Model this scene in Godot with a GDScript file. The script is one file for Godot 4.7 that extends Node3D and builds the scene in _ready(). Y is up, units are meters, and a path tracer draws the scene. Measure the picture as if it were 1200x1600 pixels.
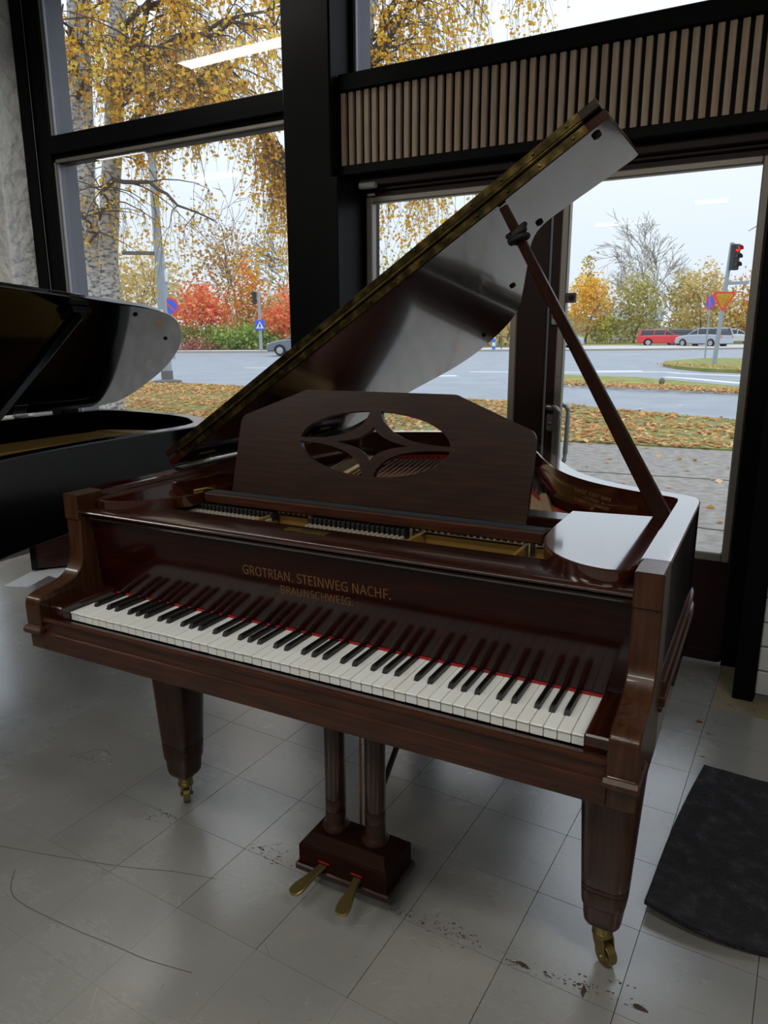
extends Node3D

# Every solid is collected in a Geo and committed as one named MeshInstance3D.
class Geo:
	var v := PackedVector3Array()
	var n := PackedVector3Array()
	var uv := PackedVector2Array()
	var use_uv := false

	func tri(a: Vector3, b: Vector3, c: Vector3, na: Vector3, nb: Vector3, nc: Vector3) -> void:
		var g := (c - a).cross(b - a)
		if g.dot(na + nb + nc) < 0.0:
			v.append_array([a, c, b]); n.append_array([na, nc, nb])
		else:
			v.append_array([a, b, c]); n.append_array([na, nb, nc])

	func quad(a: Vector3, b: Vector3, c: Vector3, d: Vector3, na: Vector3, nb: Vector3, nc: Vector3, nd: Vector3) -> void:
		tri(a, b, c, na, nb, nc); tri(a, c, d, na, nc, nd)

	func fan(p: Array, out: Vector3) -> void:   # a flat convex polygon that faces out
		var nn: Vector3 = (p[2] - p[0]).cross(p[1] - p[0])
		if nn.length_squared() < 1e-16 and p.size() > 3:
			nn = (p[3] - p[0]).cross(p[2] - p[0])
		nn = nn.normalized()
		if nn.dot(out) < 0.0: nn = -nn
		for i in range(1, p.size() - 1): tri(p[0], p[i], p[i + 1], nn, nn, nn)

	func box(c: Vector3, size: Vector3, bev := 0.0, b := Basis()) -> void:
		var h := size * 0.5
		var ax := [Vector3.RIGHT, Vector3.UP, Vector3.BACK]
		bev = minf(bev, minf(h.x, minf(h.y, h.z)) * 0.95)
		var at := func(k: int, s: Vector3) -> Vector3:   # corner vertex that lies on face k
			var q := s * h
			for j in 3:
				if j != k: q[j] -= s[j] * bev
			return c + b * q
		for k in 3:
			var j := (k + 1) % 3
			var l := (k + 2) % 3
			for s in [-1.0, 1.0]:
				var p := []
				for t in [[-1, -1], [1, -1], [1, 1], [-1, 1]]:
					var q := Vector3()
					q[k] = s; q[j] = t[0]; q[l] = t[1]
					p.append(at.call(k, q))
				fan(p, b * (ax[k] * s))
				if bev > 0.0:
					for t in [-1.0, 1.0]:   # edge between face k and face j, along l
						var q0 := Vector3(); var q1 := Vector3()
						q0[k] = s; q0[j] = t; q0[l] = -1; q1[k] = s; q1[j] = t; q1[l] = 1
						fan([at.call(k, q0), at.call(k, q1), at.call(j, q1), at.call(j, q0)], b * (ax[k] * s + ax[j] * t))
		if bev > 0.0:
			for x in [-1.0, 1.0]:
				for y in [-1.0, 1.0]:
					for z in [-1.0, 1.0]:
						var s := Vector3(x, y, z)
						fan([at.call(0, s), at.call(1, s), at.call(2, s)], b * s)

	# outline (x, y) extruded from z0 to z1 of the frame t, edges chamfered by bev, corners under `smooth` degrees shaded round
	func extr(o: PackedVector2Array, t: Transform3D, z0: float, z1: float, bev := 0.0, smooth := 32.0) -> void:
		var p := PackedVector2Array(o)
		var area := 0.0
		for i in p.size(): area += p[i].cross(p[(i + 1) % p.size()])
		if area < 0.0: p.reverse()
		var m := p.size()
		var en := PackedVector2Array()
		for i in m:
			var d := (p[(i + 1) % m] - p[i]).normalized()
			en.append(Vector2(d.y, -d.x))
		var ins := PackedVector2Array()
		for i in m:
			var a := en[(i + m - 1) % m]
			var bb := en[i]
			var mid := (a + bb)
			var k := maxf(0.35, mid.length_squared() * 0.5)
			ins.append(p[i] - mid / k * bev if mid.length() > 0.05 else p[i])
		var idx := Geometry2D.triangulate_polygon(ins)
		if idx.is_empty(): idx = Geometry2D.triangulate_polygon(p)
		for s in [0, 1]:
			var z: float = z1 if s == 1 else z0
			var nn := t.basis.z * (1.0 if (s == 1) == (z1 > z0) else -1.0)
			for i in range(0, idx.size(), 3):
				tri(t * Vector3(ins[idx[i]].x, ins[idx[i]].y, z), t * Vector3(ins[idx[i + 1]].x, ins[idx[i + 1]].y, z), t * Vector3(ins[idx[i + 2]].x, ins[idx[i + 2]].y, z), nn, nn, nn)
		var cs := cos(deg_to_rad(smooth))
		var sg := signf(z1 - z0)
		for i in m:
			var j := (i + 1) % m
			var e := en[i]
			var na := e
			var nb := e
			if e.dot(en[(i + m - 1) % m]) > cs: na = (e + en[(i + m - 1) % m]).normalized()
			if e.dot(en[j]) > cs: nb = (e + en[j]).normalized()
			var wa := t.basis * Vector3(na.x, na.y, 0)
			var wb := t.basis * Vector3(nb.x, nb.y, 0)
			quad(t * Vector3(p[i].x, p[i].y, z0 + sg * bev), t * Vector3(p[j].x, p[j].y, z0 + sg * bev), t * Vector3(p[j].x, p[j].y, z1 - sg * bev), t * Vector3(p[i].x, p[i].y, z1 - sg * bev), wa, wb, wb, wa)
			if bev > 0.0:
				for q in [[z0, -sg], [z1, sg]]:
					var up: Vector3 = t.basis.z * q[1]
					var ca := (wa + up).normalized()
					var cb := (wb + up).normalized()
					quad(t * Vector3(p[i].x, p[i].y, q[0] - q[1] * bev), t * Vector3(p[j].x, p[j].y, q[0] - q[1] * bev), t * Vector3(ins[j].x, ins[j].y, q[0]), t * Vector3(ins[i].x, ins[i].y, q[0]), ca, cb, cb, ca)

	# profile points (radius, height) turned about the y axis of t
	func lathe(pr: Array, seg: int, t: Transform3D, smooth := 40.0) -> void:
		var cs := cos(deg_to_rad(smooth))
		var en := []
		for i in pr.size() - 1:
			var d: Vector2 = (pr[i + 1] - pr[i]).normalized()
			en.append(Vector2(d.y, -d.x))
		for i in pr.size() - 1:
			var na: Vector2 = en[i]
			var nb: Vector2 = en[i]
			if i > 0 and en[i].dot(en[i - 1]) > cs: na = (en[i] + en[i - 1]).normalized()
			if i < en.size() - 1 and en[i].dot(en[i + 1]) > cs: nb = (en[i] + en[i + 1]).normalized()
			for k in seg:
				var a0 := TAU * k / seg
				var a1 := TAU * (k + 1) / seg
				var d0 := Vector3(cos(a0), 0, sin(a0))
				var d1 := Vector3(cos(a1), 0, sin(a1))
				var A: Vector3 = t * (d0 * pr[i].x + Vector3.UP * pr[i].y)
				var B: Vector3 = t * (d1 * pr[i].x + Vector3.UP * pr[i].y)
				var Cc: Vector3 = t * (d1 * pr[i + 1].x + Vector3.UP * pr[i + 1].y)
				var D: Vector3 = t * (d0 * pr[i + 1].x + Vector3.UP * pr[i + 1].y)
				var n0a := t.basis * (d0 * na.x + Vector3.UP * na.y)
				var n1a := t.basis * (d1 * na.x + Vector3.UP * na.y)
				var n0b := t.basis * (d0 * nb.x + Vector3.UP * nb.y)
				var n1b := t.basis * (d1 * nb.x + Vector3.UP * nb.y)
				if pr[i].x > 1e-6: tri(A, B, Cc, n0a, n1a, n1b)
				if pr[i + 1].x > 1e-6: tri(A, Cc, D, n0a, n1b, n0b)

	# rings of equal size joined into a skin; ends closed
	func loft(rings: Array, caps := true, smooth := true) -> void:
		var m: int = rings[0].size()
		var nor := []
		for r in rings.size():
			var row := []
			for i in m:
				var along: Vector3 = rings[mini(r + 1, rings.size() - 1)][i] - rings[maxi(r - 1, 0)][i]
				var round: Vector3 = rings[r][(i + 1) % m] - rings[r][(i + m - 1) % m]
				var c := Vector3()
				for q in rings[r]: c += q
				var nn := along.cross(round).normalized()
				if nn.dot(rings[r][i] - c / m) < 0.0: nn = -nn
				row.append(nn)
			nor.append(row)
		for r in rings.size() - 1:
			for i in m:
				var j := (i + 1) % m
				if smooth:
					quad(rings[r][i], rings[r][j], rings[r + 1][j], rings[r + 1][i], nor[r][i], nor[r][j], nor[r + 1][j], nor[r + 1][i])
				else:
					fan([rings[r][i], rings[r][j], rings[r + 1][j], rings[r + 1][i]], nor[r][i] + nor[r][j])
		if caps:
			var a := rings.size() - 1
			fan(rings[0], rings[0][0] - rings[1][0])
			fan(rings[a], rings[a][0] - rings[a - 1][0])

	func tube(path: Array, rad: Array, sides := 6, caps := true) -> void:
		var rings := []
		var ref := Vector3.UP
		if absf((path[1] - path[0]).normalized().y) > 0.8: ref = Vector3.RIGHT
		for i in path.size():
			var d: Vector3 = (path[mini(i + 1, path.size() - 1)] - path[maxi(i - 1, 0)]).normalized()
			var x := ref.cross(d)
			if x.length() < 0.05: x = Vector3.BACK.cross(d)
			x = x.normalized()
			var y := d.cross(x)
			var ring := []
			var r: float = rad[mini(i, rad.size() - 1)]
			for k in sides:
				var a := TAU * k / sides
				ring.append(path[i] + (x * cos(a) + y * sin(a)) * r)
			rings.append(ring)
		loft(rings, caps)

	func mesh() -> ArrayMesh:
		var arr := []
		arr.resize(Mesh.ARRAY_MAX)
		arr[Mesh.ARRAY_VERTEX] = v
		arr[Mesh.ARRAY_NORMAL] = n
		if use_uv: arr[Mesh.ARRAY_TEX_UV] = uv
		var am := ArrayMesh.new()
		am.add_surface_from_arrays(Mesh.PRIMITIVE_TRIANGLES, arr)
		return am

var rng := RandomNumberGenerator.new()
var taken := {}
var M := {}
const XZ := Transform3D(Vector3(1, 0, 0), Vector3(0, 0, 1), Vector3(0, 1, 0), Vector3.ZERO)   # outline (x, z), extruded upwards
var FAC := Transform3D(Basis(Vector3.UP, deg_to_rad(-1.0)), Vector3(0, 0, -2.142))               # the shop front: u along it, y up, w into the room

func numbered(called: String) -> String:
	taken[called] = taken.get(called, 0) + 1
	return called if taken[called] == 1 else "%s_%03d" % [called, taken[called] - 1]

func tag(o: Node, label := "", category := "", group := "", kind := "") -> Node:
	if label: o.set_meta("label", label)
	if category: o.set_meta("category", category)
	if group: o.set_meta("group", group)
	if kind: o.set_meta("kind", kind)
	return o

func thing(called: String, label: String, category: String, at := Vector3.ZERO, turn := 0.0, group := "", kind := "") -> Node3D:
	var o := Node3D.new()
	o.name = numbered(called)
	add_child(o)
	o.position = at
	o.rotation.y = turn
	tag(o, label, category, group, kind)
	return o

func obj(called: String, g, m: Material, parent: Node = self) -> MeshInstance3D:
	var o := MeshInstance3D.new()
	o.mesh = g.mesh() if g is Geo else g
	o.material_override = m
	o.name = numbered(called) if parent == self else called
	parent.add_child(o, true)
	return o

func bx(c: Vector3, s: Vector3, bev := 0.0, b := Basis()) -> Geo:
	var g := Geo.new()
	g.box(c, s, bev, b)
	return g

func struct(called: String, g, m: Material, label: String, category: String, t := Transform3D()) -> MeshInstance3D:
	var o := obj(called, g, m)
	o.transform = t
	tag(o, label, category, "", "structure")
	return o

func smooth_line(p: Array, per := 6, closed := false) -> PackedVector2Array:   # Catmull-Rom through the points
	var out := PackedVector2Array()
	var m := p.size()
	for i in (m if closed else m - 1):
		var a: Vector2 = p[(i + m - 1) % m] if closed else p[maxi(i - 1, 0)]
		var b: Vector2 = p[i]
		var c: Vector2 = p[(i + 1) % m]
		var d: Vector2 = p[(i + 2) % m] if closed else p[mini(i + 2, m - 1)]
		for k in per: out.append(b.cubic_interpolate(c, a, d, float(k) / per))
	if not closed: out.append(p[m - 1])
	return out

func offset_line(p: PackedVector2Array, d: float) -> PackedVector2Array:   # an open line moved sideways
	var out := PackedVector2Array()
	for i in p.size():
		var t := (p[mini(i + 1, p.size() - 1)] - p[maxi(i - 1, 0)]).normalized()
		out.append(p[i] + Vector2(t.y, -t.x) * d)
	return out

func clear_line(p: PackedVector2Array, from: PackedVector2Array, d: float) -> PackedVector2Array:   # drops the points of an offset line that fold over in tight bends
	var out := PackedVector2Array()
	for q in p:
		var near := 1e9
		for i in from.size() - 1: near = minf(near, q.distance_to(Geometry2D.get_closest_point_to_segment(q, from[i], from[i + 1])))
		if near > d: out.append(q)
	return out

func band(a: PackedVector2Array, b: PackedVector2Array) -> PackedVector2Array:
	var out := PackedVector2Array(a)
	var r := PackedVector2Array(b)
	r.reverse()
	out.append_array(r)
	return out

func mat(c: Color, rough := 0.6, metal := 0.0) -> StandardMaterial3D:
	var m := StandardMaterial3D.new()
	m.albedo_color = c
	m.roughness = rough
	m.metallic = metal
	return m

func noise_tex(freq: float, ramp: Array, seed_: int, size := 512, octaves := 4, normal := 0.0) -> NoiseTexture2D:
	var f := FastNoiseLite.new()
	f.noise_type = FastNoiseLite.TYPE_SIMPLEX_SMOOTH
	f.seed = seed_
	f.frequency = freq
	f.fractal_octaves = octaves
	var t := NoiseTexture2D.new()
	t.width = size
	t.height = size
	t.seamless = true
	t.noise = f
	if normal > 0.0:
		t.as_normal_map = true
		t.bump_strength = normal
	elif ramp:
		var g := Gradient.new()
		var offs := PackedFloat32Array()
		var cols := PackedColorArray()
		for r in ramp:
			offs.append(r[0]); cols.append(r[1])
		g.offsets = offs
		g.colors = cols
		t.color_ramp = g
	return t

func tri_tex(m: StandardMaterial3D, t: Texture2D, scale: Vector3, world := false) -> StandardMaterial3D:
	m.albedo_texture = t
	m.albedo_color = Color.WHITE
	m.uv1_triplanar = true
	m.uv1_world_triplanar = world
	m.uv1_scale = scale
	return m

func wood_set(key: String, tex: Texture2D, rough: float, coat: float, tint := Color.WHITE) -> void:
	for a in [["x", Vector3(0.9, 11, 11)], ["y", Vector3(11, 0.9, 11)], ["z", Vector3(11, 11, 0.9)]]:
		var m := tri_tex(mat(Color.WHITE, rough), tex, a[1])
		m.albedo_color = tint
		if coat > 0.0:
			m.clearcoat_enabled = true
			m.clearcoat = coat
			m.clearcoat_roughness = 0.06
		M[key + a[0]] = m

func _ready() -> void:
	rng.seed = 20240
	# camera, sky, lamps and exposure
	var cam := Camera3D.new()
	cam.name = "camera"
	cam.fov = 70.0
	cam.keep_aspect = Camera3D.KEEP_HEIGHT
	cam.near = 0.05
	cam.far = 900.0
	add_child(cam)
	cam.fov = rad_to_deg(2.0 * atan(800.0 / 1142.66))
	cam.transform = Transform3D(Basis(Vector3.UP, 0.48496) * Basis(Vector3.RIGHT, -0.23347) * Basis(Vector3.BACK, -0.00371), Vector3(0.82357, 1.37035, 1.10937))
	cam.current = true
	var env := Environment.new()
	var sky := Sky.new()
	var sm := ProceduralSkyMaterial.new()
	sm.sky_top_color = Color(1.36, 1.42, 1.50)
	sm.sky_horizon_color = Color(0.88, 0.925, 0.965)
	sm.sky_curve = 1.2
	sm.ground_bottom_color = Color(0.35, 0.36, 0.36)
	sm.ground_horizon_color = Color(0.55, 0.57, 0.58)
	sm.sky_energy_multiplier = 1.06
	sky.sky_material = sm
	env.background_mode = Environment.BG_SKY
	env.sky = sky
	env.tonemap_mode = Environment.TONE_MAPPER_LINEAR
	env.tonemap_exposure = 1.0
	env.sdfgi_enabled = true
	env.ssao_enabled = true
	env.ssil_enabled = true
	var we := WorldEnvironment.new()
	we.name = "world"
	we.environment = env
	add_child(we)
	make_materials()
	ceiling_lamps()
	room_shell()
	floor_tiles()
	shop_front()
	grounds()
	grand_piano()
	black_piano()
	small_things()
	trees()
	street_things()

func make_materials() -> void:
	var grain := noise_tex(0.012, [[0.0, Color(0.155, 0.078, 0.045)], [0.42, Color(0.195, 0.10, 0.058)], [0.62, Color(0.23, 0.12, 0.07)], [1.0, Color(0.28, 0.152, 0.09)]], 3, 512, 5)
	wood_set("wood_", grain, 0.38, 0.2)
	wood_set("desk_", grain, 0.36, 0.15, Color(0.72, 0.70, 0.68))
	wood_set("box_", grain, 0.6, 0.0, Color(0.70, 0.62, 0.60))
	for a in ["x", "y", "z"]: M["box_" + a].metallic_specular = 0.2
	wood_set("dark_", grain, 0.24, 0.5, Color(0.80, 0.68, 0.68))
	wood_set("lidw_", grain, 0.15, 0.6, Color(0.85, 0.58, 0.58))
	wood_set("fall_", grain, 0.14, 0.15, Color(0.66, 0.40, 0.40))
	wood_set("top_", grain, 0.10, 1.0, Color(0.95, 0.72, 0.74))
	for a in ["x", "y", "z"]:
		M["top_" + a].metallic_specular = 1.0
		M["fall_" + a].metallic_specular = 0.3
		M["desk_" + a].metallic_specular = 0.3
		M["wood_" + a].metallic_specular = 0.4
	var warm := noise_tex(0.012, [[0.0, Color(0.19, 0.108, 0.06)], [0.5, Color(0.265, 0.158, 0.09)], [1.0, Color(0.34, 0.215, 0.13)]], 9, 512, 5)
	wood_set("arm_", warm, 0.34, 0.3, Color(0.86, 0.84, 0.82))
	for a in ["x", "y", "z"]: M["arm_" + a].metallic_specular = 0.4
	var slat := noise_tex(0.012, [[0.0, Color(0.60, 0.54, 0.475)], [0.5, Color(0.70, 0.63, 0.56)], [1.0, Color(0.77, 0.70, 0.62)]], 21, 256, 4)
	wood_set("slat_", slat, 0.75, 0.0)
	M.brass = mat(Color(0.50, 0.42, 0.22), 0.38, 1.0)
	M.old_brass = tri_tex(mat(Color.WHITE, 0.33, 0.9), noise_tex(0.03, [[0.0, Color(0.13, 0.11, 0.06)], [0.55, Color(0.29, 0.245, 0.125)], [1.0, Color(0.50, 0.42, 0.23)]], 31, 256), Vector3(3, 3, 3))
	M.pedal_brass = mat(Color(0.56, 0.50, 0.31), 0.36, 0.9)
	M.gold = mat(Color(0.66, 0.52, 0.26), 0.42, 0.55)
	M.gold_ink = mat(Color(0.40, 0.26, 0.11), 0.5, 0.1)
	M.dim_ink = mat(Color(0.46, 0.34, 0.20), 0.6, 0.1)
	M.ivory = [mat(Color(0.87, 0.885, 0.89), 0.28), mat(Color(0.85, 0.865, 0.865), 0.3), mat(Color(0.86, 0.87, 0.86), 0.32)]
	M.ebony = mat(Color(0.045, 0.045, 0.05), 0.35)
	M.felt_red = mat(Color(0.56, 0.06, 0.09), 0.95)
	M.felt_dark = mat(Color(0.10, 0.12, 0.15), 0.95)
	M.felt_white = mat(Color(0.55, 0.52, 0.47), 0.95)
	M.rubber = mat(Color(0.02, 0.02, 0.02), 0.7)
	M.black_gloss = mat(Color(0.018, 0.018, 0.022), 0.13)
	M.black_gloss.clearcoat_enabled = true
	M.black_gloss.clearcoat_roughness = 0.05
	M.black_satin = mat(Color(0.018, 0.021, 0.032), 0.16)
	M.black_satin.metallic_specular = 0.35
	M.steel = mat(Color(0.62, 0.62, 0.62), 0.35, 0.95)
	M.alu = mat(Color(0.56, 0.54, 0.51), 0.45, 0.6)
	M.alu_light = mat(Color(0.72, 0.72, 0.72), 0.45, 0.6)
	M.string = mat(Color(0.62, 0.42, 0.32), 0.4, 0.7)
	M.black_paint = tri_tex(mat(Color.WHITE, 0.45), noise_tex(0.02, [[0.0, Color(0.03, 0.032, 0.040)], [1.0, Color(0.055, 0.057, 0.068)]], 41, 256), Vector3(1, 1, 1))
	M.black_paint.metallic_specular = 0.2
	M.brown_paint = mat(Color(0.15, 0.09, 0.085), 0.42)
	M.brown_paint.metallic_specular = 0.3
	M.reveal = mat(Color(0.36, 0.37, 0.42), 0.6)
	M.grey_bead = mat(Color(0.62, 0.62, 0.63), 0.5, 0.3)
	M.plaster = tri_tex(mat(Color.WHITE, 0.9), noise_tex(0.01, [[0.0, Color(0.93, 0.94, 0.95)], [1.0, Color(0.97, 0.975, 0.98)]], 51, 256), Vector3(0.7, 0.7, 0.7))
	M.plaster.normal_enabled = true
	M.plaster.normal_texture = noise_tex(0.05, [], 52, 256, 4, 6.0)
	M.plaster.normal_scale = 0.8
	M.brick = mat(Color(0.74, 0.75, 0.76), 0.75)
	M.joint = mat(Color(0.40, 0.41, 0.42), 0.9)
	M.wall = mat(Color(0.50, 0.49, 0.47), 0.9)
	M.ceil = mat(Color(0.74, 0.73, 0.70), 0.9)
	M.glass = mat(Color(0.96, 0.98, 0.98, 0.03), 0.0)
	M.glass.transparency = BaseMaterial3D.TRANSPARENCY_ALPHA
	M.white_plastic = mat(Color(0.62, 0.62, 0.62), 0.5)
	M.paper = mat(Color(0.88, 0.89, 0.92), 0.8)
	M.tube = mat(Color(0.9, 0.9, 0.88), 0.5)
	M.tube.emission_enabled = true
	M.tube.emission = Color(1.0, 0.97, 0.90)
	M.tube.emission_energy_multiplier = 1.0
	M.mat_felt = tri_tex(mat(Color.WHITE, 1.0), noise_tex(0.02, [[0.0, Color(0.105, 0.112, 0.13)], [0.55, Color(0.15, 0.157, 0.18)], [1.0, Color(0.27, 0.275, 0.30)]], 61, 512, 5), Vector3(1.6, 1.6, 1.6))
	M.mat_felt.normal_enabled = true
	M.mat_felt.normal_texture = noise_tex(0.12, [], 62, 512, 3, 8.0)

func ceiling_lamps() -> void:
	var spots := [   # place, length, width, energy, label
		[Vector3(-1.95, 3.02, -1.66), 1.36, 0.15, 0.6, "white twin tube ceiling lamp nearest the tall left window"],
		[Vector3(-4.66, 2.98, -0.43), 0.6, 0.16, 0.2, "white twin tube ceiling lamp over the far left part of the shop"],
		[Vector3(-4.57, 2.98, 0.72), 0.55, 0.16, 0.08, "white twin tube ceiling lamp second from the windows, far left"],
		[Vector3(-1.66, 2.98, 6.15), 0.76, 0.16, 0.10, "white twin tube ceiling lamp by the back wall"],
		[Vector3(-0.33, 2.98, 4.9), 0.36, 0.16, 0.06, "white twin tube ceiling lamp midway behind the camera"],
		[Vector3(-3.0, 2.98, 1.0), 1.5, 0.30, LAMP, "wide white ceiling lamp over the aisle beside the black piano"],
		[Vector3(-2.6, 2.98, 2.5), 1.5, 0.30, LAMP, "wide white ceiling lamp left behind the camera"],
		[Vector3(-0.4, 2.98, 1.5), 1.5, 0.30, LAMP, "wide white ceiling lamp above the mahogany piano's keyboard side"],
		[Vector3(0.6, 2.98, 2.7), 1.5, 0.30, LAMP, "wide white ceiling lamp straight behind the camera"],
		[Vector3(2.1, 2.98, 1.0), 1.2, 0.30, LAMP, "wide white ceiling lamp on the right near the brick wall"],
	]
	for s in spots:
		var t := thing("ceiling_lamp", s[4], "ceiling lamp", s[0], 0.0, "tube lamps under the ceiling")
		var g := bx(Vector3(0, 0.055, 0), Vector3(s[1] + 0.04, 0.05, s[2]), 0.006)
		for q in [-0.4, 0.4]: g.tube([Vector3(q * s[1], 0.08, 0), Vector3(q * s[1], 0.42, 0)], [0.008], 6)
		obj("housing", g, M.ceil, t)
		for z in [-0.3 * s[2], 0.3 * s[2]]:
			var tg := Geo.new()
			tg.tube([Vector3(-s[1] / 2, 0.012, z), Vector3(s[1] / 2, 0.012, z)], [0.014], 10)
			obj("tube", tg, M.tube, t)
		var l := AreaLight3D.new()
		l.name = "tube_light"
		l.area_size = Vector2(s[1], s[2] * 0.8)
		l.area_normalize_energy = true
		l.light_energy = s[3]
		l.light_color = Color(1.0, 0.98, 0.94)
		l.area_range = 30.0
		l.shadow_enabled = true
		l.position = Vector3(0, -0.008, 0)
		l.rotation = Vector3(-PI / 2, 0, 0)
		t.add_child(l, true)

const LAMP := 2.8

# A box in shop-front measures: u0..u1 along it, y0..y1 up, w0..w1 into the room.
func fb(g: Geo, u0: float, u1: float, y0: float, y1: float, w0: float, w1: float, bev := 0.0) -> Geo:
	g.box(Vector3((u0 + u1) / 2, (y0 + y1) / 2, (w0 + w1) / 2), Vector3(u1 - u0, y1 - y0, w1 - w0), bev)
	return g

func fbx(u0: float, u1: float, y0: float, y1: float, w0: float, w1: float, bev := 0.0) -> Geo:
	return fb(Geo.new(), u0, u1, y0, y1, w0, w1, bev)

func room_shell() -> void:
	struct("ceiling", bx(Vector3(-2.0, 3.53, 2.3), Vector3(10.6, 0.2, 9.6)), M.ceil, "pale flat ceiling of the piano shop", "ceiling")
	struct("wall_left", bx(Vector3(-7.1, 1.7, 2.4), Vector3(0.2, 3.6, 9.4)), M.wall, "plain left wall at the far end of the shop", "wall")
	struct("wall_right", bx(Vector3(3.1, 1.7, 2.4), Vector3(0.2, 3.6, 9.4)), M.wall, "plain right wall of the shop beyond the entrance", "wall")
	struct("wall_back", bx(Vector3(-2.0, 1.7, 7.1), Vector3(10.4, 3.6, 0.2)), M.wall, "plain back wall behind the camera", "wall")
	# the shop front: one wall with openings, built of its solid pieces
	var g := Geo.new()
	fb(g, -7.2, -1.30, -0.3, 0.45, -0.14, 0.0)
	fb(g, -7.2, 3.2, 3.36, 3.65, -0.14, 0.0)
	fb(g, -1.30, -0.995, -0.3, 2.12, -0.14, -0.02)
	fb(g, 0.745, 3.2, -0.3, 2.12, -0.14, 0.0)
	fb(g, -1.30, 3.2, 2.045, 2.56, -0.14, 0.0)
	fb(g, -7.2, -6.7, 0.45, 3.36, -0.14, 0.0)
	fb(g, -1.30, -1.05, 2.56, 3.36, -0.14, 0.0)
	fb(g, -3.95, -3.17, 0.45, 3.36, -0.14, 0.0)
	fb(g, 2.7, 3.2, 2.56, 3.36, -0.14, 0.0)
	struct("wall_front", g, M.black_paint, "black painted frame wall of the shop front around doors and windows", "wall", FAC)
	struct("trim_1", fbx(-1.335, -1.07, 0.0, 3.43, -0.16, 0.175, 0.008), M.black_paint, "thick black steel column between the tall window and the doors", "column", FAC)
	struct("trim_2", fbx(-3.95, -3.386, 0.0, 3.43, -0.02, 0.20, 0.01), M.plaster, "rough white plastered pier left of the tall window", "pier", FAC)
	# slatted panel over the doors
	var p := thing("trim_3", "slatted wood panel over the glass doors, light battens on black", "wall panel", Vector3.ZERO, 0.0, "", "structure")
	p.transform = FAC
	obj("backing", fbx(-1.068, 2.9, 2.10, 2.53, 0.0, 0.082), M.black_paint, p)
	obj("top_rail", fbx(-1.066, 2.9, 2.455, 2.528, 0.08, 0.118, 0.004), M.black_paint, p)
	obj("bottom_rail", fbx(-1.066, 2.9, 2.103, 2.146, 0.08, 0.118, 0.004), M.black_paint, p)
	var tones := [M.slat_y, M.slat_y.duplicate(), M.slat_y.duplicate()]
	tones[1].albedo_color = Color(0.93, 0.92, 0.93)
	tones[2].albedo_color = Color(1.0, 0.97, 0.94)
	var sg := bx(Vector3(0, 2.3005, 0.091), Vector3(0.0235, 0.308, 0.02), 0.0015).mesh()
	for i in 98:
		var s := obj("slat", sg, tones[rng.randi() % 3], p)
		s.position.x = -1.0485 + 0.04045 * i + rng.randf_range(-0.0008, 0.0008)
	# posts of the entrance
	struct("trim_4", fbx(-1.065, -1.0, 0.0, 2.075, 0.0, 0.24, 0.003), M.black_paint, "slim black post beside the column at the left door", "post", FAC)
	struct("trim_5", fbx(0.811, 0.885, 0.0, 2.103, 0.0, 0.302, 0.003), M.black_paint, "chipped black post to the right of the glass doors", "post", FAC)
	# white painted brick pier at the right edge
	var w := thing("wall_front", "white painted brick wall at the right edge beyond the black post", "wall", Vector3.ZERO, 0.0, "", "structure")
	w.transform = FAC
	obj("mortar", fbx(0.89, 3.0, 0.0, 2.1, 0.0, 0.268), M.joint, w)
	var k := 0
	for row in 20:
		for col in 6:
			var u0 := 0.888 + 0.305 * col - (0.15 if row % 2 else 0.0)
			var u1 := u0 + 0.299
			u0 = maxf(u0, 0.888)
			if u1 - u0 < 0.03: continue
			var y0 := 0.026 + row * 0.0985
			obj("brick", fbx(u0, u1, y0, y0 + 0.093, 0.2, 0.276 + rng.randf_range(-0.002, 0.002), 0.004), M.brick, w)
			k += 1

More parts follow.
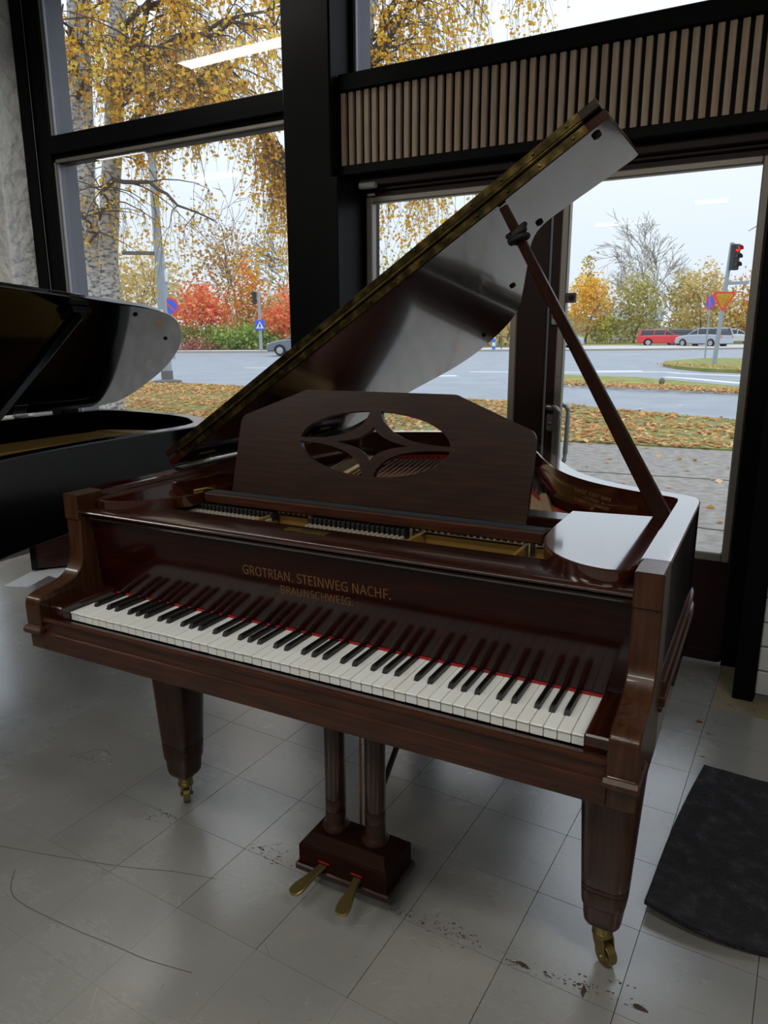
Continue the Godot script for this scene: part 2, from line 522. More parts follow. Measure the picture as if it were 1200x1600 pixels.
func floor_tiles() -> void:
	var size := 1024
	var f1 := FastNoiseLite.new()
	f1.seed = 5; f1.frequency = 0.004; f1.fractal_octaves = 5
	var f2 := FastNoiseLite.new()
	f2.seed = 8; f2.frequency = 0.03; f2.fractal_octaves = 4; f2.noise_type = FastNoiseLite.TYPE_SIMPLEX
	var a := f1.get_seamless_image(size, size).get_data()
	var b := f2.get_seamless_image(size, size).get_data()
	var col := PackedByteArray()
	col.resize(size * size * 3)
	var rou := PackedByteArray()
	rou.resize(size * size)
	for i in size * size:
		var x: float = a[i] / 255.0
		var y: float = b[((i / size) * 5 % size) * size + i % size] / 255.0
		var s := 0.535 + (x - 0.5) * 0.06 + (y - 0.5) * 0.012 + (rng.randf() - 0.5) * 0.012
		col[i * 3] = int(clampf(s, 0, 1) * 255)
		col[i * 3 + 1] = int(clampf(s, 0, 1) * 255)
		col[i * 3 + 2] = int(clampf(s * 0.985, 0, 1) * 255)
		rou[i] = int(clampf(0.25 + (x - 0.5) * 0.14 + (y - 0.5) * 0.02 + (rng.randf() - 0.5) * 0.02, 0.1, 1.0) * 255)
	var ci := Image.create_from_data(size, size, false, Image.FORMAT_RGB8, col)
	for i in 300:   # scratches and heel scuffs in the sheet's own colour
		var p := Vector2(rng.randf() * size, rng.randf() * size)
		var d := Vector2.from_angle(rng.randf() * TAU)
		var t := rng.randf_range(0.40, 0.50) if rng.randf() < 0.55 else rng.randf_range(0.58, 0.68)
		for k in rng.randi_range(3, 34):
			p += d
			d = d.rotated(rng.randf_range(-0.06, 0.06))
			ci.set_pixel(posmod(int(p.x), size), posmod(int(p.y), size), Color(t, t, t * 0.97))
	var ct := ImageTexture.create_from_image(ci)
	var rt := ImageTexture.create_from_image(Image.create_from_data(size, size, false, Image.FORMAT_L8, rou))
	var tiles := []
	for tone in [Color(1, 1, 1), Color(0.975, 0.98, 0.98), Color(1.0, 0.995, 0.985)]:
		var m := tri_tex(mat(Color.WHITE, 1.0), ct, Vector3(0.55, 0.55, 0.55), true)
		m.albedo_color = tone
		m.roughness_texture = rt
		m.metallic_specular = 1.0
		m.clearcoat_enabled = true
		m.clearcoat = 1.0
		m.clearcoat_roughness = 0.28
		m.roughness_texture_channel = BaseMaterial3D.TEXTURE_CHANNEL_RED
		tiles.append(m)
	var beige: StandardMaterial3D = tiles[0].duplicate()
	beige.albedo_color = Color(0.95, 0.88, 0.74)
	beige.roughness_texture = null
	beige.roughness = 0.7
	beige.clearcoat_enabled = false
	beige.metallic_specular = 0.4
	var grout := mat(Color(0.17, 0.16, 0.15), 0.9)
	var fl := thing("floor", "grey vinyl tile floor of the shop, scratched and scuffed", "floor", Vector3.ZERO, 0.0, "", "structure")
	obj("base", bx(Vector3(-2.0, -0.054, 2.3), Vector3(10.4, 0.1, 9.3)), grout, fl)
	obj("sheet", bx(Vector3(-2.0, -0.003, 4.35), Vector3(10.2, 0.006, 5.0)), tiles[0], fl)
	obj("sheet", bx(Vector3(-5.2, -0.003, -0.2), Vector3(3.6, 0.006, 4.1)), tiles[0], fl)
	obj("sheet", bx(Vector3(2.2, -0.003, 0.05), Vector3(1.6, 0.006, 3.6)), beige, fl)
	var e := Vector3(cos(deg_to_rad(2.7)), 0, sin(deg_to_rad(2.7)))
	var f := Vector3(-e.z, 0, e.x)
	var org := Vector3(0.177, 0, -0.485)
	var turn := Basis(e, Vector3.UP, f)
	for i in range(-15, 6):
		for k in range(-7, 10):
			var c := org + e * (0.2505 * (i + 0.5)) + f * (0.2505 * (k + 0.5))
			if c.z > 1.84 or c.z < -2.2: continue
			var worn := c.x < -0.95 or c.z > 0.0   # here the joints are painted over
			var gap := 0.0004 if worn else 0.0016
			if i < 2:
				var o := obj("tile", bx(c + Vector3(0, -0.003, 0), Vector3(0.2505 - gap, 0.006, 0.2505 - gap), 0.0, turn), tiles[0 if worn else rng.randi() % 3], fl)
				o.set_meta("kind", "structure")
			elif i == 2:   # last full row, then a cut strip beside the beige tiles
				obj("tile", bx(c + Vector3(0, -0.003, 0), Vector3(0.2505 - gap, 0.006, 0.2505 - gap), 0.0, turn), tiles[rng.randi() % 3] if c.z > -1.72 else beige, fl)
				var cc := c + e * 0.1505
				obj("tile", bx(cc + Vector3(0, -0.003, 0), Vector3(0.049, 0.006, 0.2505 - gap), 0.0, turn), tiles[rng.randi() % 3] if c.z > -1.72 and c.z < -1.2 or c.z > -0.6 else beige, fl)
			else:
				obj("tile", bx(c + e * 0.053 + Vector3(0, -0.0055, 0.02), Vector3(0.2465, 0.006, 0.2465), 0.0, turn), beige, fl)
	# worn-through spots and dirt, each with its own outline
	var marks := Geo.new()
	var pale := Geo.new()
	var blot := func(g: Geo, c: Vector3, rx: float, rz: float, ang: float) -> void:
		var pts := []
		for q in 9:
			var t := TAU * q / 9.0
			var r := rng.randf_range(0.55, 1.1)
			pts.append(c + Basis(Vector3.UP, ang) * Vector3(cos(t) * rx * r, 0.0004, sin(t) * rz * r))
		for q in 9: g.tri(c + Vector3(0, 0.0004, 0), pts[q], pts[(q + 1) % 9], Vector3.UP, Vector3.UP, Vector3.UP)
	for s in [[0.45, -0.236, 0.03, 8], [0.52, -0.236, 0.028, 7], [0.605, -0.247, 0.045, 16], [0.69, -0.25, 0.03, 6], [0.67, -0.29, 0.02, 4], [0.31, -0.254, 0.07, 16], [0.16, -0.252, 0.035, 8], [0.23, -0.254, 0.05, 9], [-0.28, -0.285, 0.05, 14], [-0.24, -0.262, 0.04, 8], [-1.10, -0.36, 0.06, 12], [-0.62, -0.27, 0.05, 6], [-0.66, -0.24, 0.03, 5], [0.79, -1.98, 0.09, 16], [0.70, -1.88, 0.11, 18], [0.85, -1.76, 0.08, 16], [0.60, -1.95, 0.10, 10], [0.752, -1.50, 0.012, 7], [0.745, -1.33, 0.012, 7], [0.74, -1.6, 0.05, 6], [0.66, -1.62, 0.03, 3]]:
		for q in int(s[3] * 2.2):
			var c := Vector3(s[0] + rng.randfn(0, 1) * s[2] * 0.6, 0, s[1] + rng.randfn(0, 1) * s[2] * 0.22)
			blot.call(marks, c, rng.randf_range(0.001, 0.0065), rng.randf_range(0.0006, 0.0026), rng.randf_range(-0.6, 0.6))
	blot.call(marks, Vector3(0.463, 0, -0.238), 0.022, 0.008, -0.15)
	blot.call(marks, Vector3(0.715, 0, -0.246), 0.018, 0.008, -0.2)
	blot.call(marks, Vector3(0.598, 0, -0.235), 0.006, 0.022, 0.1)
	for q in 70:
		var c := Vector3(rng.randf_range(-1.6, 0.8), 0, rng.randf_range(-1.2, 0.35))
		blot.call(marks if q % 3 else pale, c, rng.randf_range(0.001, 0.004), rng.randf_range(0.0005, 0.0012), rng.randf() * TAU)
	for ln in [[[-0.947, 0.048], [-0.749, -0.003], [-0.566, -0.056], [-0.448, -0.099], [-0.33, -0.13]], [[-0.826, 0.09], [-0.74, 0.155], [-0.552, 0.158], [-0.393, 0.147], [-0.298, 0.141], [-0.184, 0.121]], [[-1.15, -0.35], [-1.09, -0.43], [-1.03, -0.42]]]:
		var pts := []
		for q in ln: pts.append(Vector2(q[0], q[1]))
		var l := smooth_line(pts, 8)
		for q in l.size() - 1:
			var p0 := Vector3(l[q].x, 0.0003, l[q].y)
			var p1 := Vector3(l[q + 1].x, 0.0003, l[q + 1].y)
			var sd := (p1 - p0).cross(Vector3.UP).normalized() * 0.0009
			marks.quad(p0 - sd, p0 + sd, p1 + sd, p1 - sd, Vector3.UP, Vector3.UP, Vector3.UP, Vector3.UP)
	tag(obj("scuff_mark", marks, mat(Color(0.25, 0.195, 0.17), 0.85), fl), "", "", "", "stuff")
	tag(obj("paint_chip", pale, mat(Color(0.74, 0.73, 0.70), 0.7), fl), "", "", "", "stuff")

func window(n: int, label: String, u0: float, u1: float, y0: float, y1: float) -> Node3D:
	var t := thing("window_%d" % n, label, "window", Vector3.ZERO, 0.0, "", "structure")
	t.transform = FAC
	obj("pane", fbx(u0, u1, y0, y1, -0.034, -0.030), M.glass, t)
	var r := Geo.new()   # outer reveal of painted sheet
	fb(r, u0 - 0.012, u0, y0 - 0.01, y1 + 0.01, -0.15, -0.034)
	fb(r, u1, u1 + 0.012, y0 - 0.01, y1 + 0.01, -0.15, -0.034)
	fb(r, u0 - 0.012, u1 + 0.012, y0 - 0.02, y0 - 0.004, -0.17, -0.034)
	obj("reveal", r, M.reveal, t)
	var b := Geo.new()
	fb(b, u0 - 0.026, u0 - 0.012, y0 - 0.005, y1 + 0.005, -0.03, -0.004, 0.002)
	fb(b, u0 - 0.010, u0 + 0.002, y0 - 0.005, y1 + 0.005, -0.03, -0.012, 0.002)
	fb(b, u1, u1 + 0.022, y0 - 0.005, y1 + 0.005, -0.03, -0.006, 0.002)
	obj("bead", b, M.grey_bead, t)
	return t

func shop_front() -> void:
	var w1 := window(1, "upper pane of the tall window left of the black column", -3.145, -1.36, 2.55, 3.34)
	var w2 := window(2, "large lower pane of the tall window behind the black piano", -3.145, -1.36, 0.47, 2.405)
	window(3, "long window strip above the slatted panel", -1.045, 2.66, 2.565, 3.34)
	window(4, "wide window farther left beyond the white pier", -6.68, -3.98, 0.47, 3.34)
	obj("frame", fb(fbx(-3.386, -3.29, 0.3, 3.42, -0.01, 0.03, 0.003), -3.29, -3.168, 0.3, 3.42, -0.03, 0.012, 0.003), M.black_paint, w2)
	var cable := Geo.new()
	cable.tube([Vector3(-3.283, 3.42, 0.022), Vector3(-3.285, 2.2, 0.020), Vector3(-3.279, 1.7, 0.022), Vector3(-3.286, 1.2, 0.021)], [0.0018], 5)
	obj("cable", cable, M.white_plastic, w2)
	obj("transom", fb(fbx(-3.168, -1.336, 2.448, 2.546, -0.10, 0.028, 0.004), -3.168, -1.336, 2.40, 2.448, -0.09, -0.012, 0.003), M.black_paint, w1)
	obj("bead", fbx(-3.15, -1.336, 2.403, 2.424, -0.03, 0.0, 0.003), M.alu, w1)
	# glass doors
	for d in [[1, "left glass door leaf behind the raised piano lid", -0.992, -0.085, -0.955, -0.25], [2, "right glass door leaf with a tube handle and a brown kick panel", -0.075, 0.744, -0.004, 0.704]]:
		var t := thing("door_%d" % d[0], d[1], "door", Vector3.ZERO, 0.0, "", "structure")
		t.transform = FAC
		var u0: float = d[2]
		var u1: float = d[3]
		var a: float = d[4]
		var b: float = d[5]
		var fr := Geo.new()
		fb(fr, u0, a - 0.028, 0.008, 2.042, -0.05, 0.0, 0.003)
		fb(fr, b + 0.028, u1, 0.008, 2.042, -0.05, 0.0, 0.003)
		fb(fr, a - 0.03, b + 0.03, 2.02, 2.042, -0.05, 0.0, 0.002)
		obj("frame", fr, M.brown_paint, t)
		obj("kick_panel", fbx(a - 0.03, b + 0.03, 0.06, 0.456, -0.045, -0.008, 0.002), M.brown_paint, t)
		obj("bottom_rail", fbx(a - 0.03, b + 0.03, 0.008, 0.062, -0.05, 0.004, 0.004), M.brown_paint, t)
		obj("pane", fbx(a, b, 0.492, 1.993, -0.028, -0.022), M.glass, t)
		var bd := Geo.new()
		fb(bd, a - 0.032, a, 0.455, 2.022, -0.04, 0.006, 0.005)
		fb(bd, b, b + 0.032, 0.455, 2.022, -0.04, 0.006, 0.005)
		fb(bd, a - 0.001, b + 0.001, 0.455, 0.492, -0.04, 0.005, 0.005)
		fb(bd, a - 0.001, b + 0.001, 1.993, 2.022, -0.04, 0.005, 0.005)
		obj("bead", bd, M.alu, t)
		for y in [0.62, 1.2, 1.8]:
			for u in [a - 0.017, b + 0.017]:
				var sc := Geo.new()
				sc.lathe([Vector2(0.0035, 0), Vector2(0.003, 0.0015), Vector2(0, 0.0018)], 10, Transform3D(Basis(Vector3.RIGHT, PI / 2), Vector3(u, y, 0.006)))
				obj("screw", sc, M.steel, t)
		if d[0] == 2:
			for s in [[0.055, 0.0, 1.072, 0.77], [-0.10, 0.0, 1.072, 0.80]]:
				var hg := Geo.new()
				var wz: float = s[0]
				var sgn := signf(wz)
				var z0 := 0.0 if sgn > 0 else -0.05
				var pth := [Vector3(-0.055, s[2], z0), Vector3(-0.055, s[2], wz - sgn * 0.02), Vector3(-0.048, s[2], wz - sgn * 0.006), Vector3(-0.035, s[2], wz), Vector3(-0.02, s[2], wz), Vector3(-0.004, s[2] - 0.006, wz), Vector3(0.004, s[2] - 0.022, wz), Vector3(0.006, s[2] - 0.05, wz), Vector3(0.002, s[3] + 0.05, wz), Vector3(0.0, s[3] + 0.02, wz), Vector3(-0.01, s[3] + 0.004, wz), Vector3(-0.03, s[3], wz), Vector3(-0.05, s[3], wz - sgn * 0.012), Vector3(-0.055, s[3], z0)]
				hg.tube(pth, [0.0115], 12)
				obj("handle", hg, M.steel, t)
			for y in [1.46, 1.0]:
				var o := PackedVector2Array()
				for k in 24:
					var an := TAU * k / 24.0
					o.append(Vector2(-0.045 + clampf(cos(an) * 1.5, -1, 1) * 0.017, y + clampf(sin(an) * 1.15, -1, 1) * 0.038))
				var lg := Geo.new()
				lg.extr(o, Transform3D(), 0.0, 0.014, 0.004)
				var lp := obj("lock_plate", lg, M.steel, t)
				var cg := Geo.new()
				cg.lathe([Vector2(0.0085, 0), Vector2(0.0085, 0.006), Vector2(0.006, 0.008), Vector2(0, 0.008)], 16, Transform3D(Basis(Vector3.RIGHT, PI / 2), Vector3(-0.045, y - 0.004, 0.014)))
				obj("lock_cylinder", cg, M.brass, lp)
			var lb := obj("latch_box", fbx(-0.004, 0.036, 1.515, 1.556, -0.022, -0.004, 0.002), mat(Color(0.30, 0.30, 0.32), 0.5), t)
			var kg := Geo.new()
			kg.lathe([Vector2(0.012, 0), Vector2(0.012, 0.004), Vector2(0.008, 0.006), Vector2(0, 0.006)], 16, Transform3D(Basis(Vector3.RIGHT, PI / 2), Vector3(0.018, 1.536, -0.004)))
			obj("knob", kg, M.rubber, lb)
	var hd := Geo.new()
	fb(hd, -1.0, 0.811, 2.043, 2.103, -0.05, 0.02, 0.004)
	fb(hd, -1.0, 0.811, 2.06, 2.103, 0.02, 0.05, 0.004)
	struct("trim_6", hd, M.brown_paint, "dark brown head rail above the two glass doors", "door frame", FAC)
	var sn := thing("door_sensor", "small white alarm contact box at the top left corner of the doors", "sensor")
	sn.transform = FAC
	obj("housing", fbx(-0.985, -0.897, 2.047, 2.072, 0.05, 0.08, 0.004), M.white_plastic, sn)
	obj("magnet", fbx(-0.97, -0.933, 2.022, 2.034, 0.006, 0.024, 0.003), M.white_plastic, sn)

func T2(b: Basis, o: Vector3) -> Transform3D:
	return Transform3D(b, o)

func squircle(c: Vector3, hx: float, hz: float, e: float, m: int) -> Array:
	var r := []
	for k in m:
		var a := TAU * (k + 0.5) / m
		var x := cos(a)
		var z := sin(a)
		r.append(c + Vector3(signf(x) * pow(absf(x), 2.0 / e) * hx, 0, signf(z) * pow(absf(z), 2.0 / e) * hz))
	return r

func letters(parent: Node, words: String, at: Transform3D, height: float, width: float, m: Material, bold := false) -> void:
	var f := SystemFont.new()
	f.font_names = PackedStringArray(["Droid Sans"])
	if bold: f.font_weight = 700
	var tm := TextMesh.new()
	tm.text = words
	tm.font = f
	tm.font_size = 64
	tm.pixel_size = 0.01
	tm.depth = 0.02
	tm.curve_step = 1.0
	var bb := tm.get_aabb()
	var o := MeshInstance3D.new()
	o.mesh = tm
	o.material_override = m
	o.name = "lettering"
	parent.add_child(o, true)
	var s := Vector3(width / bb.size.x, height / (bb.size.y if bb.size.y > 0.0 else 1.0), 0.02)
	o.transform = Transform3D(at.basis * Basis.from_scale(s), at.origin)

# lettering that follows a curved upright surface: `line` seen from above, left to right, centred where its x is mid_x
func bent_letters(parent: Node, words: String, line: PackedVector2Array, mid_x: float, y: float, height: float, width: float, m: Material) -> void:
	var f := SystemFont.new()
	f.font_names = PackedStringArray(["Droid Sans"])
	f.font_weight = 700
	var tm := TextMesh.new()
	tm.text = words
	tm.font = f
	tm.font_size = 48
	tm.pixel_size = 0.01
	tm.depth = 0.02
	var bb := tm.get_aabb()
	var run := [0.0]
	var mid := 0.0
	for i in range(1, line.size()):
		run.append(run[i - 1] + line[i].distance_to(line[i - 1]))
		if line[i - 1].x <= mid_x and line[i].x > mid_x: mid = run[i]
	var arr := tm.get_mesh_arrays()
	var src: PackedVector3Array = arr[Mesh.ARRAY_VERTEX]
	var idx: PackedInt32Array = arr[Mesh.ARRAY_INDEX] if arr[Mesh.ARRAY_INDEX] != null else PackedInt32Array()
	var g := Geo.new()
	var put := func(q: Vector3) -> Array:
		var s := mid + (q.x - bb.get_center().x) * width / bb.size.x
		var k := 0
		while k < run.size() - 2 and run[k + 1] < s: k += 1
		var p := line[k].lerp(line[k + 1], (s - run[k]) / (run[k + 1] - run[k]))
		var t := (line[k + 1] - line[k]).normalized()
		var nn := Vector3(-t.y, 0, t.x)
		if nn.z < 0.0: nn = -nn
		return [Vector3(p.x, y + (q.y - bb.get_center().y) * height / bb.size.y, p.y) + nn * (0.0014 + q.z * 0.02), nn]
	var n := idx.size() if idx.size() else src.size()
	for i in range(0, n, 3):
		var a: Array = put.call(src[idx[i]] if idx.size() else src[i])
		var b: Array = put.call(src[idx[i + 1]] if idx.size() else src[i + 1])
		var c: Array = put.call(src[idx[i + 2]] if idx.size() else src[i + 2])
		g.tri(a[0], b[0], c[0], a[1], b[1], c[1])
	obj("lettering", g, m, parent)

func caster(leg: Node, at: Vector3, yaw: float) -> void:
	var b := Basis(Vector3.UP, yaw)
	var g := Geo.new()
	g.lathe([Vector2(0.0, 0.104), Vector2(0.026, 0.104), Vector2(0.0265, 0.097), Vector2(0.021, 0.092), Vector2(0.0205, 0.078), Vector2(0.023, 0.075), Vector2(0.023, 0.069), Vector2(0.017, 0.066), Vector2(0.0, 0.066)], 24, Transform3D(b, at))
	for s in [-1, 1]:   # fork cheeks
		var o := smooth_line([Vector2(-0.017, 0.070), Vector2(0.012, 0.070), Vector2(0.010, 0.050), Vector2(-0.008, 0.022), Vector2(-0.020, 0.018), Vector2(-0.028, 0.026), Vector2(-0.024, 0.048)], 4, true)
		g.extr(o, Transform3D(b * Basis(Vector3(0, 0, 1), Vector3.UP, Vector3(1, 0, 0)), at + b * Vector3(s * 0.0145 - 0.002, 0, 0)), 0.0, 0.004, 0.001)
	g.box(at + b * Vector3(0, 0.068, -0.002), Vector3(0.034, 0.007, 0.03), 0.002, b)
	obj("caster_fork", g, M.pedal_brass, leg)
	var w := Geo.new()
	var axis := Transform3D(b * Basis(Vector3(0, 0, 1), Vector3(1, 0, 0), Vector3(0, 1, 0)), at + b * Vector3(0, 0.0255, -0.016))
	w.lathe([Vector2(0.0, -0.0105), Vector2(0.010, -0.0105), Vector2(0.012, -0.0085), Vector2(0.019, -0.0085), Vector2(0.0215, -0.0105), Vector2(0.0245, -0.0105), Vector2(0.0255, -0.0095), Vector2(0.0255, 0.0095), Vector2(0.0245, 0.0105), Vector2(0.0215, 0.0105), Vector2(0.019, 0.0085), Vector2(0.012, 0.0085), Vector2(0.010, 0.0105), Vector2(0.0, 0.0105)], 32, axis)
	w.lathe([Vector2(0.0, -0.020), Vector2(0.005, -0.0195), Vector2(0.006, -0.018), Vector2(0.006, 0.018), Vector2(0.005, 0.0195), Vector2(0.0, 0.020)], 12, axis)
	obj("caster_wheel", w, M.pedal_brass, leg)

func piano_leg(parent: Node, c: Vector3, yaw: float, sz := 1.0, m: Material = null) -> void:
	var g := Geo.new()
	var rings := []
	for s in [[0.655, 0.0725], [0.50, 0.0645], [0.383, 0.0585], [0.25, 0.0518], [0.2185, 0.0502], [0.2175, 0.0470], [0.2150, 0.0470], [0.2140, 0.0500], [0.2060, 0.0497], [0.2050, 0.0465], [0.2025, 0.0465], [0.2015, 0.0494], [0.170, 0.0475], [0.162, 0.0462], [0.156, 0.0432], [0.128, 0.0415], [0.116, 0.0395], [0.107, 0.0345], [0.102, 0.0275]]:
		rings.append(squircle(c + Vector3(0, s[0], 0), s[1] * sz, s[1] * sz, 4.2, 44))
	g.loft(rings)
	var l := obj("leg", g, m if m else M.wood_y, parent)
	caster(l, c, yaw)

func grand_piano() -> void:
	var t := thing("grand_piano", "open mahogany grand piano with a pierced music desk and its lid propped up", "piano")
	# outer line of the case as seen from above (x, z), from the right front round the tail to the left front
	var outer := PackedVector2Array([Vector2(0.703, -0.16), Vector2(0.703, -0.60)])
	outer.append_array(smooth_line([Vector2(0.703, -0.66), Vector2(0.700, -0.70), Vector2(0.686, -0.735), Vector2(0.647, -0.760), Vector2(0.551, -0.796), Vector2(0.444, -0.862), Vector2(0.348, -0.972), Vector2(0.258, -1.143), Vector2(0.177, -1.320), Vector2(0.099, -1.461), Vector2(0.01, -1.570), Vector2(-0.09, -1.645), Vector2(-0.20, -1.688), Vector2(-0.35, -1.655), Vector2(-0.50, -1.585), Vector2(-0.62, -1.525), Vector2(-0.685, -1.47), Vector2(-0.703, -1.39)], 6))
	outer.append(Vector2(-0.703, -0.16))
	var inner := offset_line(outer, -0.050)
	if inner[0].x > 0.703: inner = offset_line(outer, 0.050)
	var sgn := 1.0 if offset_line(outer, 0.01)[0].x > 0.703 else -1.0
	inner = clear_line(inner, outer, 0.0492)
	inner[0] = Vector2(0.653, -0.16); inner[inner.size() - 1] = Vector2(-0.653, -0.16)
	var g := Geo.new()
	g.extr(band(outer, inner), XZ, 0.648, 1.0007, 0.0025)
	var rim := obj("rim", g, M.top_z, t)
	var mo := Geo.new()
	for y in [[0.772, 0.784, 0.006], [0.733, 0.752, 0.009], [0.722, 0.733, 0.005]]:
		mo.extr(band(offset_line(outer, sgn * y[2]), offset_line(outer, -sgn * 0.002)), XZ, y[0], y[1], 0.002)
	obj("rim_moulding", mo, M.wood_z, rim)
	# gold maker's lines on the inside of the bent side
	var chord := PackedVector2Array()
	for q in inner:
		if q.y < -0.80 and q.x > 0.15: chord.append(q)
	chord.reverse()   # from the tail towards the keyboard
	bent_letters(rim, "KONCERT ALBERT DARLE", chord, 0.415, 0.969, 0.0100, 0.150, M.dim_ink)
	bent_letters(rim, "LATVEROS", chord, 0.415, 0.9555, 0.0090, 0.060, M.dim_ink)
	bent_letters(rim, "GRIMMAISCHE LERAMSTEDT", chord, 0.415, 0.943, 0.0090, 0.145, M.dim_ink)
	# cheeks with their scrolled arms
	var prof := PackedVector2Array([Vector2(-0.165, 0.648), Vector2(0.046, 0.648), Vector2(0.047, 0.686), Vector2(0.052, 0.688), Vector2(0.058, 0.693), Vector2(0.058, 0.699), Vector2(0.054, 0.704)])
	prof.append_array(smooth_line([Vector2(0.052, 0.706), Vector2(0.0525, 0.74), Vector2(0.052, 0.760), Vector2(0.046, 0.773), Vector2(0.030, 0.7805), Vector2(0.004, 0.7855), Vector2(-0.025, 0.790), Vector2(-0.048, 0.797), Vector2(-0.066, 0.808), Vector2(-0.079, 0.825), Vector2(-0.086, 0.848), Vector2(-0.0875, 0.88), Vector2(-0.088, 0.93)], 5))
	prof.append_array([Vector2(-0.088, 0.936), Vector2(-0.083, 0.9395), Vector2(-0.083, 1.0007), Vector2(-0.165, 1.0007)])
	for s in [-1, 1]:
		var cg := Geo.new()
		var zy := Basis(Vector3(0, 0, 1), Vector3.UP, Vector3(1, 0, 0))
		cg.extr(prof, T2(zy, Vector3.ZERO), 0.655 if s > 0 else -0.703, 0.703 if s > 0 else -0.655, 0.003)
		cg.extr(PackedVector2Array([Vector2(-0.02, 0.686), Vector2(0.058, 0.687), Vector2(0.0625, 0.692), Vector2(0.0625, 0.699), Vector2(0.057, 0.705), Vector2(-0.02, 0.705)]), T2(zy, Vector3.ZERO), 0.650 if s > 0 else -0.708, 0.708 if s > 0 else -0.650, 0.003)
		obj("arm", cg, M.arm_y, t)
	# key bed, slip and front boards
	var kb := Geo.new()
	kb.box(Vector3(0, 0.674, -0.245), Vector3(1.31, 0.052, 0.53), 0.0)
	obj("key_bed", kb, M.wood_x, t)
	var slip := Geo.new()
	var zyx := Basis(Vector3(0, 0, 1), Vector3.UP, Vector3(1, 0, 0))
	slip.extr(PackedVector2Array([Vector2(0.004, 0.648), Vector2(0.046, 0.648), Vector2(0.047, 0.686), Vector2(0.046, 0.6885), Vector2(0.0415, 0.6905), Vector2(0.0415, 0.7155), Vector2(0.0455, 0.717), Vector2(0.0475, 0.7205), Vector2(0.0465, 0.7245), Vector2(0.042, 0.7265), Vector2(0.036, 0.726), Vector2(0.033, 0.7225), Vector2(0.030, 0.719), Vector2(0.025, 0.7175), Vector2(0.006, 0.714), Vector2(0.004, 0.70)]), T2(zyx, Vector3.ZERO), -0.656, 0.656, 0.0, 20.0)
	obj("key_slip", slip, M.wood_x, t)
	for s in [-1, 1]:
		obj("key_block", bx(Vector3(s * 0.6335, 0.732, -0.06), Vector3(0.042, 0.040, 0.168), 0.003), M.dark_z, t)
	# keyboard: 52 white and 36 black keys
	var wk := Geo.new()
	wk.box(Vector3(0, 0.7245, -0.0755), Vector3(0.0221, 0.0195, 0.150), 0.0008)
	wk.box(Vector3(0, 0.7335, -0.0735), Vector3(0.0224, 0.0032, 0.150), 0.0007)
	var wm := wk.mesh()
	var bk := Geo.new()
	var rb := []
	for s in [[0.0, 0.0, 0.0], [0.0085, 0.0007, 0.0045], [0.0105, 0.0014, 0.0075], [0.0113, 0.0028, 0.0105]]:
		var hw: float = 0.0054 - s[1]
		rb.append([Vector3(-hw, 0.7345 + s[0], -0.150), Vector3(hw, 0.7345 + s[0], -0.150), Vector3(hw, 0.7345 + s[0], -0.0505 - s[2]), Vector3(-hw, 0.7345 + s[0], -0.0505 - s[2])])
	bk.loft(rb, true, false)
	var bm := bk.mesh()
	for i in 52:
		var o := obj("white_key", wm, M.ivory[rng.randi() % 3], t)
		o.position = Vector3((i - 25.5) * 0.0235, rng.randf_range(-0.0004, 0.0004), 0)
		var note := (i + 5) % 7   # 0 = c
		if note in [0, 1, 3, 4, 5] and i < 51:
			var k := obj("black_key", bm, M.ebony, t)
			k.position = Vector3((i - 25.0) * 0.0235 + [-0.0022, 0.0022, 0.0, -0.0028, 0.0, 0.0028][note], rng.randf_range(-0.0003, 0.0003), 0)
	obj("key_felt", bx(Vector3(0, 0.7385, -0.1455), Vector3(1.225, 0.005, 0.004)), M.felt_red, t)
	# fall board with the maker's name
	var fbd := Geo.new()
	fbd.extr(PackedVector2Array([Vector2(-0.165, 0.7415), Vector2(-0.146, 0.7415), Vector2(-0.1435, 0.744), Vector2(-0.136, 0.775), Vector2(-0.1215, 0.935), Vector2(-0.165, 0.945)]), T2(zyx, Vector3.ZERO), -0.6545, 0.6545, 0.0, 20.0)
	var fall := obj("fallboard", fbd, M.fall_x, t)
	var tilt := Basis(Vector3.RIGHT, 0.09)
	letters(fall, "GROTRIAN. STEINWEG NACHF.", T2(tilt, Vector3(0.0, 0.868, -0.1272)), 0.0225, 0.372, M.gold_ink)
	letters(fall, "BRAUNSCHWEIG.", T2(tilt, Vector3(0.005, 0.836, -0.1301)), 0.0185, 0.183, M.gold_ink)
	# lock rail above it
	var lr := Geo.new()
	lr.extr(PackedVector2Array([Vector2(-0.16, 0.934), Vector2(-0.112, 0.934), Vector2(-0.106, 0.936), Vector2(-0.104, 0.940), Vector2(-0.107, 0.944), Vector2(-0.114, 0.945), Vector2(-0.114, 0.948), Vector2(-0.100, 0.9485), Vector2(-0.095, 0.951), Vector2(-0.094, 0.955), Vector2(-0.097, 0.959), Vector2(-0.104, 0.961), Vector2(-0.208, 0.961), Vector2(-0.212, 0.958), Vector2(-0.212, 0.945), Vector2(-0.16, 0.945)]), T2(zyx, Vector3.ZERO), -0.6545, 0.6545, 0.0, 40.0)
	var rail := obj("lock_rail", lr, M.dark_x, t)
	var lp := obj("lock_plate", bx(Vector3(-0.045, 0.9613, -0.178), Vector3(0.108, 0.0012, 0.022), 0.0004), M.brass, rail)
	obj("bolt_slot", bx(Vector3(-0.045, 0.9619, -0.178), Vector3(0.026, 0.0006, 0.008)), M.rubber, lp)
	# music desk: shelf with felt strip, two rounded side leaves, back bar and the pierced desk
	obj("desk_shelf", bx(Vector3(0, 0.9735, -0.3235), Vector3(0.886, 0.025, 0.045), 0.003), M.wood_x, t)
	obj("shelf_felt", bx(Vector3(0, 0.9865, -0.3275), Vector3(0.884, 0.002, 0.031)), M.felt_dark, t)
